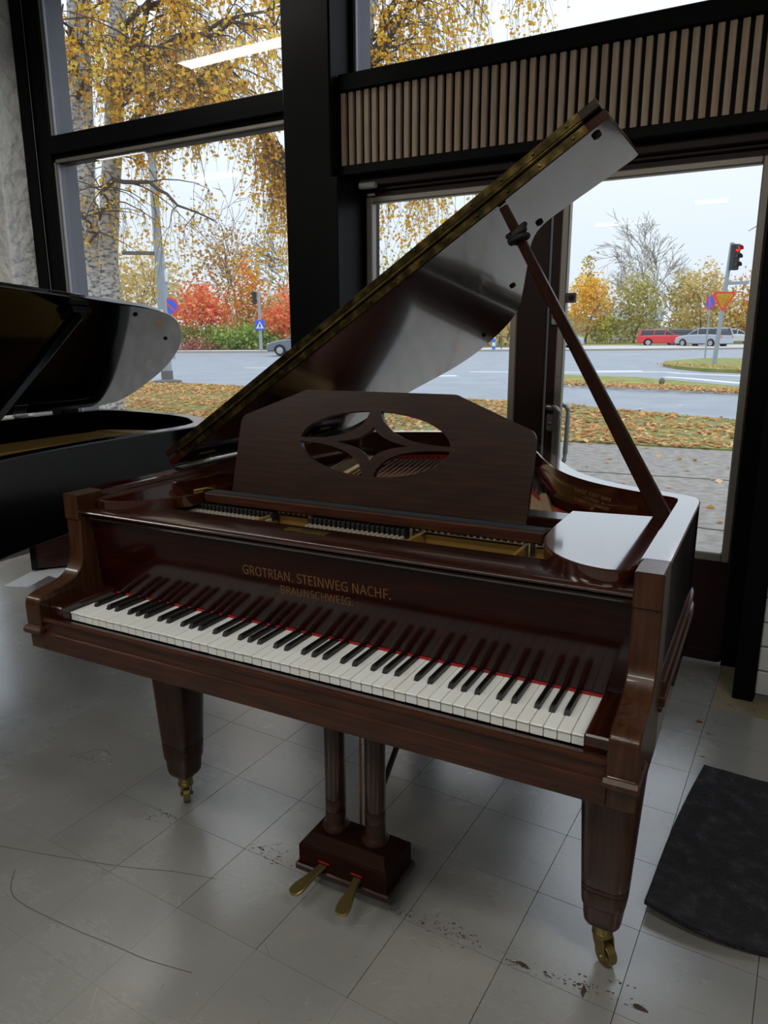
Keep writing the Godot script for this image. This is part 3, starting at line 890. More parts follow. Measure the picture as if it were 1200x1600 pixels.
	obj("back_bar", bx(Vector3(0, 0.957, -0.535), Vector3(0.90, 0.024, 0.07), 0.003), M.dark_x, t)
	for s in [-1, 1]:
		var o := smooth_line([Vector2(0.446, -0.34), Vector2(0.452, -0.275), Vector2(0.472, -0.215), Vector2(0.507, -0.163), Vector2(0.553, -0.128), Vector2(0.600, -0.116), Vector2(0.630, -0.124), Vector2(0.644, -0.15)], 6)
		o.append_array([Vector2(0.651, -0.20), Vector2(0.651, -0.555), Vector2(0.446, -0.525)])
		for i in o.size(): o[i].x *= s
		var pg := Geo.new()
		pg.extr(o, XZ, 0.955, 0.9865, 0.003)
		obj("side_leaf", pg, M.top_x, t)
	obj("leaf_slide", bx(Vector3(-0.632, 0.975, -0.20), Vector3(0.022, 0.016, 0.06), 0.002), M.arm_z, t)
	var dq := Geo.new()
	dq.tube([Vector3(-0.475, 0.9885, -0.30), Vector3(-0.455, 0.992, -0.325), Vector3(-0.445, 0.9885, -0.345)], [0.003], 8)
	dq.box(Vector3(-0.462, 0.987, -0.315), Vector3(0.012, 0.002, 0.045), 0.0006, Basis(Vector3.UP, 0.6))
	obj("leaf_catch", dq, M.brass, t)
	make_desk(t)
	piano_inside(t, inner)
	make_lid(t)
	# legs and pedal lyre
	piano_leg(t, Vector3(-0.617, 0, -0.339), 0.785)
	piano_leg(t, Vector3(0.611, 0, -0.339), 4.07)
	piano_leg(t, Vector3(-0.27, 0, -1.33), 0.4)
	make_lyre(t)

func make_desk(t: Node) -> void:
	var lean := Basis(Vector3.RIGHT, deg_to_rad(-16.0))
	var d := CSGPolygon3D.new()
	d.name = "music_desk"
	var o := PackedVector2Array([Vector2(-0.391, 0.0), Vector2(0.392, 0.0)])
	for q in [[Vector2(0.391, 0.176), Vector2(0.391, 0.193), Vector2(0.378, 0.201)], [Vector2(0.212, 0.266), Vector2(0.203, 0.271), Vector2(0.193, 0.271)], [Vector2(-0.193, 0.271), Vector2(-0.203, 0.271), Vector2(-0.212, 0.266)], [Vector2(-0.378, 0.201), Vector2(-0.391, 0.193), Vector2(-0.391, 0.176)]]:
		for k in 6:
			var u := k / 5.0
			o.append(q[0].lerp(q[1], u).lerp(q[1].lerp(q[2], u), u))
	d.polygon = o
	d.depth = 0.014
	d.material = M.desk_x
	d.transform = T2(lean, Vector3(0, 0.9865, -0.3515))
	t.add_child(d, true)
	var c := Vector2(0, 0.1475)
	var holes := []
	for sx in [-1.0, 1.0]:
		for sy in [-1.0, 1.0]:
			var h := PackedVector2Array()
			for k in 26:   # along the oval
				var u := lerpf(0.065, PI / 2 - 0.075, k / 25.0)
				h.append(c + Vector2(cos(u) * 0.2 * sx, sin(u) * 0.0775 * sy))
			var p0 := h[h.size() - 1]
			var p1 := h[0]
			for k in range(1, 20):   # back along the curved band
				var u := k / 20.0
				var ct := c + Vector2(0.028 * sx, 0.006 * sy)
				h.append(p0.lerp(ct, u).lerp(ct.lerp(p1, u), u))
			holes.append(h)
	var star := PackedVector2Array()
	var tips := [Vector2(0.099, 0.0), Vector2(0.0, 0.0395), Vector2(-0.099, 0.0), Vector2(0.0, -0.0395)]
	for q in 4:
		var p0: Vector2 = tips[q]
		var p1: Vector2 = tips[(q + 1) % 4]
		var ct := (p0 + p1) * 0.21
		for k in 14:
			var u := k / 14.0
			star.append(c + p0.lerp(ct, u).lerp(ct.lerp(p1, u), u))
	holes.append(star)
	for h in holes:
		var s := CSGPolygon3D.new()
		s.name = "opening"
		s.polygon = h
		s.depth = 0.04
		s.operation = CSGShape3D.OPERATION_SUBTRACTION
		s.material = d.material
		s.position = Vector3(0, 0, 0.013)
		d.add_child(s, true)

func piano_inside(t: Node, inner: PackedVector2Array) -> void:
	var floor_line := offset_line(inner, 0.001)
	var pl := Geo.new()
	var o := PackedVector2Array()
	for q in inner:
		if q.y < -0.36: o.append(q)
	pl.extr(o, XZ, 0.845, 0.857)
	obj("soundboard", pl, mat(Color(0.58, 0.38, 0.30), 0.5), t)
	# cast plate: rim flange, front web and struts
	var fl := Geo.new()
	var half := PackedVector2Array()
	for q in inner:
		if q.y < -0.84 and q.x < 0.45 and q.x > 0.0: half.append(q)
	var hs := 1.0 if offset_line(half, 0.01)[0].x < half[0].x else -1.0
	fl.extr(band(offset_line(half, hs * 0.05), offset_line(half, hs * 0.17)), XZ, 0.898, 0.914, 0.004)
	fl.box(Vector3(0, 0.884, -0.49), Vector3(1.29, 0.014, 0.22), 0.003)
	obj("cast_plate", fl, M.gold, t)
	for s in [[-0.40, -0.6, -0.575, -1.40, 0.075], [0.14, -0.6, 0.02, -1.42, 0.03], [0.39, -0.6, 0.25, -1.0, 0.03]]:
		var p0 := Vector3(s[0], 0.90, s[1])
		var p1 := Vector3(s[2], 0.90, s[3])
		var dd := (p1 - p0)
		obj("plate_strut", bx((p0 + p1) / 2, Vector3(s[4], 0.04, dd.length()), 0.008, Basis.looking_at(dd.normalized())), M.gold, t)
	# strings over the soundboard, a red felt band and hitch pins
	var st := Geo.new()
	var pins := Geo.new()
	for i in 74:
		var u := i / 73.0
		var x0 := lerpf(-0.60, 0.60, u)
		var x1 := x0 - 0.30 * (1.0 - u * 0.6)
		var z1 := -0.78
		for q in inner:   # ends where the bent side is reached
			if absf(q.x - x1) < 0.03: z1 = minf(z1, q.y + 0.10)
		x1 = maxf(x1, -0.64)
		if i > 22 and x1 < -0.60: continue
		st.tube([Vector3(x0, 0.905, -0.45), Vector3(x1, 0.905, z1)], [0.0011 if i > 20 else 0.0022], 4, false)
		pins.tube([Vector3(x1, 0.885, z1 - 0.012), Vector3(x1, 0.912, z1 - 0.012)], [0.002], 5)
		for r in 2:
			pins.tube([Vector3(x0 + r * 0.006, 0.89, -0.44 - r * 0.018), Vector3(x0 + r * 0.006, 0.925, -0.44 - r * 0.018)], [0.0032], 6)
	tag(obj("string", st, M.string, t), "", "", "", "stuff")
	tag(obj("pin", pins, M.steel, t), "", "", "", "stuff")
	var near := PackedVector2Array()
	for q in inner:
		if q.y < -0.84 and q.x < 0.45 and q.x > -0.56: near.append(q)
	var side := 1.0 if offset_line(near, 0.01)[0].x < near[0].x else -1.0
	var fr := Geo.new()
	fr.extr(band(offset_line(near, side * 0.036), offset_line(near, side * 0.050)), XZ, 0.900, 0.914, 0.003)
	obj("string_felt", fr, M.felt_red, t)
	# what shows between the rail and the desk shelf: action bay walls, hammers, damper heads, plate bars
	obj("action_floor", bx(Vector3(0, 0.845, -0.27), Vector3(1.30, 0.01, 0.20)), M.rubber, t)
	for q in [[-0.185, 0.085], [0.27, 0.26], [0.47, 0.10], [-0.54, 0.16]]:
		obj("plate_web", bx(Vector3(q[0], 0.905, -0.335), Vector3(q[1], 0.085, 0.012), 0.003), M.gold, t)
	for x in [-0.235, 0.165, 0.40]:
		obj("plate_bar", bx(Vector3(x, 0.928, -0.275), Vector3(0.008, 0.045, 0.125), 0.002), M.gold, t)
	var hg := Geo.new()
	hg.extr(PackedVector2Array([Vector2(-0.004, 0.0), Vector2(0.004, 0.0), Vector2(0.0052, 0.012), Vector2(0.0042, 0.019), Vector2(0.0, 0.022), Vector2(-0.0042, 0.019), Vector2(-0.0052, 0.012)]), Transform3D(), -0.011, 0.011, 0.001)
	var hm := hg.mesh()
	var dh := bx(Vector3(0, 0.0, 0), Vector3(0.0085, 0.022, 0.030), 0.0015).mesh()
	for grp in [[-0.475, 20], [-0.115, 20]]:
		for i in grp[1]:
			var h := obj("hammer", hm, M.felt_white, t)
			h.position = Vector3(grp[0] + i * 0.0128, 0.922, -0.288)
			var q := obj("damper", dh, M.rubber, t)
			q.position = Vector3(grp[0] + i * 0.0128, 0.946, -0.312)
	var knob := Geo.new()
	for i in 46:
		knob.lathe([Vector2(0.003, 0), Vector2(0.0034, 0.004), Vector2(0.002, 0.007), Vector2(0, 0.0075)], 8, Transform3D(Basis(), Vector3(0.16 + i * 0.0102, 0.937 + rng.randf_range(-0.002, 0.002), -0.228)))
	knob.box(Vector3(0.39, 0.93, -0.228), Vector3(0.50, 0.014, 0.018), 0.002)
	tag(obj("action_screw", knob, M.rubber, t), "", "", "", "stuff")

func make_lid(t: Node) -> void:
	var th := deg_to_rad(33.0)
	var S := Vector3(cos(th), sin(th), 0)
	var Nl := Vector3(-sin(th), cos(th), 0)
	var L := Transform3D(S, Vector3(0, 0, 1), Nl, Vector3(-0.70, 1.01, 0))   # (along the lid, z, thickness)
	var o := PackedVector2Array([Vector2(0.0, -0.462), Vector2(1.42, -0.458), Vector2(1.421, -0.795), Vector2(1.415, -0.803), Vector2(1.405, -0.806)])
	o.append_array(smooth_line([Vector2(1.33, -0.799), Vector2(1.225, -0.786), Vector2(1.178, -0.785), Vector2(1.143, -0.803), Vector2(1.113, -0.845), Vector2(1.083, -0.907), Vector2(1.019, -1.06), Vector2(0.928, -1.274), Vector2(0.850, -1.446), Vector2(0.757, -1.571), Vector2(0.651, -1.652), Vector2(0.537, -1.695), Vector2(0.42, -1.674), Vector2(0.283, -1.58), Vector2(0.14, -1.53), Vector2(0.04, -1.50), Vector2(0.0, -1.44)], 5))
	var g := Geo.new()
	g.extr(o, L, 0.0, 0.020, 0.0025)
	var lid := obj("lid", g, M.lidw_x, t)
	var flap := Geo.new()
	var fb_ := Basis(S, 0.0)
	var L2 := Transform3D(S, Vector3(0, 0, 1), Nl, L.origin + Nl * 0.028)
	flap.extr(PackedVector2Array([Vector2(0.0, -0.462), Vector2(1.415, -0.458), Vector2(1.415, -0.835), Vector2(0.0, -0.838)]), L2, 0.0, 0.019, 0.002)
	obj("lid_flap", flap, M.desk_x, t)
	for q in [[0.0, 0.020], [0.028, 0.047]]:
		var hg := Geo.new()
		hg.extr(PackedVector2Array([Vector2(0.055, -0.4615), Vector2(1.375, -0.4575), Vector2(1.375, -0.4555), Vector2(0.055, -0.4595)]), L, q[0] + 0.0012, q[1] - 0.0012, 0.0004)
		for i in 17:
			var sp := Transform3D(Basis(S, Nl, Vector3(0, 0, 1)) * Basis(Vector3.RIGHT, PI / 2), L * Vector3(0.09 + i * 0.0785, -0.4555 + 0.00003 * i, (q[0] + q[1]) / 2))
			hg.lathe([Vector2(0.0035, 0), Vector2(0.003, 0.0012), Vector2(0, 0.0016)], 8, sp)
		obj("piano_hinge", hg, M.old_brass, lid)
	var rod := Geo.new()
	rod.tube([L * Vector3(0.055, -0.4585, 0.024), L * Vector3(1.375, -0.4545, 0.024)], [0.0042], 8)
	obj("hinge_barrel", rod, M.old_brass, lid)
	for q in [[1.382, -0.497], [1.164, -0.748], [0.944, -1.121], [0.681, -1.489]]:
		var rg := Geo.new()
		rg.lathe([Vector2(0.0095, 0), Vector2(0.009, 0.005), Vector2(0.006, 0.0065), Vector2(0, 0.0065)], 16, Transform3D(Basis(S, -Nl, Vector3(0, 0, 1)), L * Vector3(q[0], q[1], 0.0)))
		obj("rubber_button", rg, M.rubber, lid)
	var tg := Geo.new()
	tg.extr(PackedVector2Array([Vector2(0.445, -1.64), Vector2(0.545, -1.65), Vector2(0.515, -1.725), Vector2(0.452, -1.705)]), L, 0.006, 0.012, 0.001)
	obj("felt_tab", tg, mat(Color(0.45, 0.45, 0.44), 0.9), lid)
	var hp := Geo.new()
	for z in [-0.56, -1.22]:
		hp.box(Vector3(-0.672, 1.002, z), Vector3(0.05, 0.003, 0.07), 0.001)
		hp.box(L * Vector3(0.035, z, -0.0015), Vector3(0.05, 0.003, 0.07), 0.001, Basis(Vector3.BACK, th))
		hp.tube([Vector3(-0.699, 1.005, z - 0.035), Vector3(-0.699, 1.005, z + 0.035)], [0.0045], 8)
	obj("lid_hinge", hp, M.brass, t)
	obj("hinge_rail", bx(Vector3(-0.679, 1.0035, -0.93), Vector3(0.046, 0.007, 0.92), 0.002), M.ebony, t)
	# prop stick
	var p0 := Vector3(0.657, 0.955, -0.556)
	var p1 := Vector3(0.277, 1.640, -0.476)
	var d := (p1 - p0).normalized()
	var x := Vector3(0, 0, 1).cross(d).normalized()
	var y := d.cross(x)
	var rings := []
	for s in [[0.0, 0.019, 0.010], [0.12, 0.0175, 0.010], [0.45, 0.0135, 0.009], [0.72, 0.011, 0.008], [1.0, 0.009, 0.007]]:
		var c := p0.lerp(p1, s[0])
		var r := []
		for q in [[-1, -0.8], [-0.85, -1], [0.85, -1], [1, -0.8], [1, 0.8], [0.85, 1], [-0.85, 1], [-1, 0.8]]:
			r.append(c + x * q[0] * s[1] + y * q[1] * s[2])
		rings.append(r)
	var pg := Geo.new()
	pg.loft(rings, true, false)
	obj("prop_stick", pg, M.desk_y, t)
	# the twisted hair tie left on the stick
	var h := thing("hair_tie", "black twisted hair tie wound round the top of the prop stick", "hair tie", p0.lerp(p1, 0.915))
	var hb := Basis(x, d, y)
	var hgeo := Geo.new()
	var path := []
	for k in 64:
		var a := TAU * 3.0 * k / 63.0
		path.append(hb * Vector3(cos(a) * (0.0185 + 0.0035 * sin(a * 1.7)), (k / 63.0 - 0.5) * 0.022 + 0.005 * sin(a * 0.8 + 1.0), sin(a) * 0.017))
	hgeo.tube(path, [0.0062], 8)
	obj("band", hgeo, M.rubber, h)

func make_lyre(t: Node) -> void:
	var ly := Node3D.new()
	ly.name = "pedal_lyre"
	t.add_child(ly, true)
	var g := Geo.new()
	g.box(Vector3(0, 0.054, -0.288), Vector3(0.272, 0.020, 0.150), 0.004)
	obj("plinth", g, M.desk_x, ly)
	var b := Geo.new()
	var rings := []
	for s in [[0.063, 0.1255, 0.068], [0.117, 0.1255, 0.068], [0.119, 0.1235, 0.066], [0.119, 0.121, 0.0635], [0.143, 0.104, 0.040], [0.143, 0.103, 0.039]]:
		rings.append([Vector3(-s[1], s[0], -0.288 - s[2]), Vector3(s[1], s[0], -0.288 - s[2]), Vector3(s[1], s[0], -0.288 + s[2]), Vector3(-s[1], s[0], -0.288 + s[2])])
	b.loft(rings, true, false)
	obj("pedal_box", b, M.box_x, ly)
	for s in [-1, 1]:
		var c := Geo.new()
		var pr := [Vector2(0.0, 0.135), Vector2(0.030, 0.135), Vector2(0.0345, 0.141), Vector2(0.0355, 0.149), Vector2(0.033, 0.158), Vector2(0.0275, 0.163), Vector2(0.0268, 0.166), Vector2(0.0266, 0.196), Vector2(0.0258, 0.198), Vector2(0.0266, 0.200), Vector2(0.0264, 0.232), Vector2(0.0256, 0.234), Vector2(0.0264, 0.236), Vector2(0.0262, 0.50), Vector2(0.0262, 0.66)]
		c.lathe(pr, 36, T2(Basis(), Vector3(s * 0.0575, 0, -0.292)))
		obj("column", c, M.wood_y, ly)
		var p := Geo.new()
		var o := PackedVector2Array()
		var out := smooth_line([Vector2(0.0115, 0.0), Vector2(0.0105, 0.03), Vector2(0.0115, 0.055), Vector2(0.0165, 0.082), Vector2(0.0175, 0.100), Vector2(0.0135, 0.114), Vector2(0.0, 0.119)], 5)
		o.append_array(out)
		for i in range(out.size() - 2, -1, -1): o.append(Vector2(-out[i].x, out[i].y))
		var dirb := Basis(Vector3.UP, s * 0.20 - 0.10) * Basis(Vector3.RIGHT, 0.20)
		p.extr(o, Transform3D(dirb * Basis(Vector3(1, 0, 0), Vector3(0, 0, 1), Vector3(0, 1, 0)), Vector3(s * 0.047 - 0.004, 0.080, -0.235)), -0.005, 0.004, 0.002)
		obj("pedal", p, M.pedal_brass, ly)
		obj("slot_felt", bx(Vector3(s * 0.047 - 0.004, 0.0885, -0.2195), Vector3(0.031, 0.004, 0.003)), M.felt_red, ly)
	var r := Geo.new()
	r.tube([Vector3(-0.006, 0.13, -0.33), Vector3(-0.004, 0.66, -0.33)], [0.0033], 8)
	obj("trap_rod", r, M.string, ly)
	r = Geo.new()
	r.tube([Vector3(0.004, 0.13, -0.355), Vector3(0.10, 0.65, -0.62)], [0.008], 6)
	obj("brace", r, M.wood_y, ly)

func black_piano() -> void:
	var t := thing("grand_piano", "black grand piano cut off by the left edge, its lid propped open", "piano")
	var outer := PackedVector2Array([Vector2(-1.18, 0.62), Vector2(-1.20, 0.30)])
	outer.append_array(smooth_line([Vector2(-1.24, 0.10), Vector2(-1.36, -0.16), Vector2(-1.47, -0.44), Vector2(-1.535, -0.76), Vector2(-1.56, -1.10), Vector2(-1.555, -1.40), Vector2(-1.58, -1.58), Vector2(-1.67, -1.735), Vector2(-1.86, -1.875), Vector2(-2.12, -1.960), Vector2(-2.40, -1.995), Vector2(-2.58, -1.985), Vector2(-2.68, -1.93), Vector2(-2.705, -1.80)], 6))
	outer.append(Vector2(-2.705, 0.62))
	var sg := 1.0 if offset_line(outer, 0.01)[0].x > outer[0].x else -1.0
	var inner := clear_line(offset_line(outer, -sg * 0.075), outer, 0.074)
	var g := Geo.new()
	g.extr(band(outer, inner), XZ, 0.635, 0.97, 0.004)
	obj("rim", g, M.black_satin, t)
	var k := Geo.new()
	k.box(Vector3(-1.94, 0.66, 0.42), Vector3(1.50, 0.05, 0.55), 0.004)
	k.box(Vector3(-1.94, 0.84, 0.34), Vector3(1.37, 0.24, 0.03), 0.004)
	obj("key_bed", k, M.black_satin, t)
	var fl := Geo.new()
	var o := PackedVector2Array()
	for q in inner: o.append(q)
	fl.extr(o, XZ, 0.80, 0.812)
	obj("soundboard", fl, mat(Color(0.30, 0.19, 0.09), 0.5), t)
	var pl := Geo.new()
	var side := PackedVector2Array()
	for q in offset_line(inner, -sg * 0.03):
		if q.x > -1.72 and q.y < 0.2 and q.y > -1.6: side.append(q)
	pl.extr(band(offset_line(side, -sg * 0.16), offset_line(side, -sg * 0.30)), XZ, 0.885, 0.905, 0.006)
	pl.box(Vector3(-2.14, 0.896, -0.72), Vector3(0.26, 0.02, 1.66), 0.006)
	pl.extr(PackedVector2Array([Vector2(-2.27, -1.54), Vector2(-2.01, -1.54), Vector2(-1.76, -1.66), Vector2(-1.80, -1.74), Vector2(-2.22, -1.62)]), XZ, 0.886, 0.910, 0.006)
	obj("cast_plate", pl, M.gold, t)
	var th := deg_to_rad(29.0)
	var S := Vector3(cos(th), sin(th), 0)
	var Nl := Vector3(-sin(th), cos(th), 0)
	var L := Transform3D(S, Vector3(0, 0, 1), Nl, Vector3(-2.68, 0.985, 0))
	var lo := PackedVector2Array([Vector2(0.0, 0.15), Vector2(1.30, 0.15)])
	lo.append_array(smooth_line([Vector2(1.24, -0.20), Vector2(1.185, -0.60), Vector2(1.142, -0.93), Vector2(1.105, -1.22), Vector2(1.070, -1.47), Vector2(1.005, -1.67), Vector2(0.895, -1.83), Vector2(0.722, -1.98), Vector2(0.468, -2.085), Vector2(0.22, -2.10), Vector2(0.06, -2.06), Vector2(0.0, -1.93)], 7))
	var lg := Geo.new()
	lg.extr(lo, L, 0.0, 0.022, 0.004)
	var lid := obj("lid", lg, M.black_gloss, t)
	for q in [[1.02, -1.42], [0.80, -1.80], [1.13, -0.62]]:
		var rg := Geo.new()
		rg.lathe([Vector2(0.011, 0), Vector2(0.010, 0.006), Vector2(0, 0.007)], 14, Transform3D(Basis(S, -Nl, Vector3(0, 0, 1)), L * Vector3(q[0], q[1], 0.0)))
		obj("rubber_button", rg, M.rubber, lid)
	var p0 := Vector3(-1.63, 0.88, -0.32)
	var p1: Vector3 = L * Vector3(1.035, -1.08, -0.02)
	var d := (p1 - p0).normalized()
	obj("prop_stick", bx((p0 + p1) / 2, Vector3(0.045, 0.03, (p1 - p0).length()), 0.003, Basis.looking_at(d)), M.black_satin, t)
	var cup := Geo.new()
	cup.extr(PackedVector2Array([Vector2(1.0, -1.02), Vector2(1.075, -1.03), Vector2(1.07, -1.13), Vector2(1.01, -1.15), Vector2(0.97, -1.10)]), L, -0.03, 0.0, 0.004)
	obj("prop_block", cup, M.black_satin, lid)
	var hp := Geo.new()
	for z in [-1.43, -0.4]:
		hp.box(Vector3(-2.655, 0.972, z), Vector3(0.05, 0.004, 0.08), 0.001)
		hp.tube([Vector3(-2.684, 0.978, z - 0.04), Vector3(-2.684, 0.978, z + 0.04)], [0.006], 8)
	obj("lid_hinge", hp, M.steel, t)
	for c in [Vector3(-2.18, 0, -1.62), Vector3(-1.32, 0, 0.36), Vector3(-2.58, 0, 0.36)]:
		piano_leg(t, c, 0.3, 1.05, M.black_satin)

func small_things() -> void:
	# wooden cabinet under the black piano
	var c := thing("low_cabinet", "small reddish brown wooden cabinet on the floor beneath the black piano", "cabinet", Vector3(-3.03, 0, -1.84), 0.0)
	c.rotation.y = deg_to_rad(46.0)
	obj("body", bx(Vector3(0.0, 0.30, 0.0), Vector3(0.245, 0.57, 0.26), 0.004), M.wood_x, c)
	obj("side_board", bx(Vector3(0.118, 0.295, 0.135), Vector3(0.022, 0.575, 0.03), 0.003), M.arm_y, c)
	obj("side_board", bx(Vector3(-0.135, 0.295, 0.0), Vector3(0.03, 0.57, 0.28), 0.003), M.black_satin, c)
	obj("foot", bx(Vector3(0.0, 0.008, 0.0), Vector3(0.22, 0.016, 0.22), 0.002), M.rubber, c)
	for s in [[Vector3(-2.93, 0.0006, -1.55), 0.35, Vector2(0.15, 0.30), "white sheet of paper on the floor, nearer the mahogany piano arm"], [Vector3(-2.87, 0.0016, -1.76), -0.1, Vector2(0.24, 0.26), "white sheet of paper on the floor against the brown cabinet"]]:
		var o := obj("paper_sheet", bx(Vector3.ZERO, Vector3(s[2].x, 0.0008, s[2].y), 0.0, Basis(Vector3.UP, s[1])), M.paper)
		o.position = s[0]
		tag(o, s[3], "paper", "paper sheets on the floor by the black piano")
	# felt mat at the right edge: a wavy sheet with a turned-up front edge
	var mt := Geo.new()
	var nz := FastNoiseLite.new()
	nz.seed = 4
	nz.frequency = 3.0
	var NX := 40
	var NZ := 44
	var top := []
	var bot := []
	for j in NZ + 1:
		var rt := []
		var rb := []
		for i in NX + 1:
			var u := float(i) / NX
			var v := float(j) / NZ
			var left := Vector2(0.753, -1.245).lerp(Vector2(0.676, -0.522), v)
			left.x -= 0.012 * sin(v * PI)
			var right := Vector2(1.55, -1.225).lerp(Vector2(1.50, -0.50), v)
			var p := left.lerp(right, u)
			p.y += 0.022 * sin(u * 9.0) * v * v - 0.012 * sin(u * 5.0 + 1.0) * (1.0 - v) * 0.5
			var lift := 0.020 * pow(v, 8.0) * (0.5 + 0.5 * sin(u * 8.0 + 1.4)) + 0.006 * pow(1.0 - u, 10.0)
			var h := lift + 0.0015 * nz.get_noise_2d(p.x * 6.0, p.y * 6.0)
			rt.append(Vector3(p.x, 0.013 + h, p.y))
			rb.append(Vector3(p.x, 0.001 + lift, p.y))
		top.append(rt)
		bot.append(rb)
	for grid in [[top, Vector3.UP], [bot, Vector3.DOWN]]:
		var P: Array = grid[0]
		for j in NZ:
			for i in NX:
				var ns := []
				for q in [[i, j], [i + 1, j], [i + 1, j + 1], [i, j + 1]]:
					var ex: Vector3 = P[q[1]][mini(q[0] + 1, NX)] - P[q[1]][maxi(q[0] - 1, 0)]
					var ez: Vector3 = P[mini(q[1] + 1, NZ)][q[0]] - P[maxi(q[1] - 1, 0)][q[0]]
					var nn := ez.cross(ex).normalized()
					ns.append(nn if nn.dot(grid[1]) > 0 else -nn)
				mt.quad(P[j][i], P[j][i + 1], P[j + 1][i + 1], P[j + 1][i], ns[0], ns[1], ns[2], ns[3])
	for i in NX:
		mt.fan([top[NZ][i], top[NZ][i + 1], bot[NZ][i + 1], bot[NZ][i]], Vector3.BACK)
		mt.fan([top[0][i], top[0][i + 1], bot[0][i + 1], bot[0][i]], Vector3.FORWARD)
	for j in NZ:
		mt.fan([top[j][0], top[j + 1][0], bot[j + 1][0], bot[j][0]], Vector3.LEFT)
		mt.fan([top[j][NX], top[j + 1][NX], bot[j + 1][NX], bot[j][NX]], Vector3.RIGHT)
	tag(obj("felt_mat", mt, M.mat_felt), "thick black felt mat on the floor at the right edge", "mat")
	# a dry leaf that blew in
	var lf := Geo.new()
	var lo := smooth_line([Vector2(-0.012, 0.0), Vector2(-0.004, 0.005), Vector2(0.006, 0.0045), Vector2(0.014, 0.0), Vector2(0.005, -0.004), Vector2(-0.005, -0.0055)], 4, true)
	for i in lo.size():
		var q := lo[i]
		var r := lo[(i + 1) % lo.size()]
		lf.tri(Vector3(0, 0.001, 0), Vector3(q.x, 0.0012 + absf(q.y) * 0.6, q.y), Vector3(r.x, 0.0012 + absf(r.y) * 0.6, r.y), Vector3.UP, Vector3.UP, Vector3.UP)
		lf.tri(Vector3(0, 0.0006, 0), Vector3(q.x, 0.0006, q.y), Vector3(r.x, 0.0006, r.y), Vector3.DOWN, Vector3.DOWN, Vector3.DOWN)
	var leaf := obj("dry_leaf", lf, mat(Color(0.48, 0.31, 0.16), 0.8))
	leaf.position = Vector3(0.711, 0.0, -1.572)
	tag(leaf, "single small brown dry leaf on the floor tiles beside the piano", "leaf")

const SLOPE := 0.0085

func gy(z: float) -> float:
	return -SLOPE * (z + 2.2)

func on_ground(x: float, z: float) -> Vector3:
	return Vector3(x, gy(z), z)

func land(called: String, o: Array, y0: float, y1: float, m: Material, label: String, category: String) -> MeshInstance3D:
	var p := PackedVector2Array()
	for q in o: p.append(Vector2(q[0], q[1] + 2.2))
	var g := Geo.new()
	g.extr(p, XZ, y0, y1, 0.0)
	var s := struct(called, g, m, label, category, Transform3D(Basis(Vector3.RIGHT, atan(SLOPE)), Vector3(0, 0, -2.2)))
	return s

func scatter(called: String, parent: Node, mesh: Mesh, m: Material, xf: Array, cols: Array, gain := 1.0) -> MultiMeshInstance3D:
	var mm := MultiMesh.new()
	mm.transform_format = MultiMesh.TRANSFORM_3D
	mm.use_colors = true
	mm.mesh = mesh
	mm.instance_count = xf.size()
	for i in xf.size():
		mm.set_instance_transform(i, xf[i])
		var c: Color = cols[rng.randi() % cols.size()] * gain
		mm.set_instance_color(i, Color(minf(c.r, 1.0), minf(c.g, 1.0), minf(c.b, 1.0)))
	var o := MultiMeshInstance3D.new()
	o.multimesh = mm
	o.material_override = m
	o.name = numbered(called) if parent == self else called
	parent.add_child(o, true)
	o.set_meta("kind", "stuff")
	return o

func leaf_mesh(w: float) -> Mesh:   # a folded leaf one unit long
	var g := Geo.new()
	var a := Vector3(0, -0.5, 0)
	var b := Vector3(w * 0.5, -0.12, 0.10)
	var c := Vector3(0, 0.5, 0)
	var d := Vector3(-w * 0.5, -0.12, 0.10)
	g.fan([a, b, c], Vector3.BACK)
	g.fan([a, c, d], Vector3.BACK)
	return g.mesh()

func lin(r: float, g: float, b: float) -> Color:
	return Color(r, g, b).srgb_to_linear()

func leaf_xf(p: Vector3, s: float, flat := false) -> Transform3D:
	var b := Basis.from_euler(Vector3(rng.randf() * TAU, rng.randf() * TAU, rng.randf() * TAU))
	if flat: b = Basis.from_euler(Vector3(-PI / 2 + rng.randfn(0, 0.35), rng.randf() * TAU, 0))
	return Transform3D(b.scaled(Vector3.ONE * s * rng.randf_range(0.7, 1.3)), p)

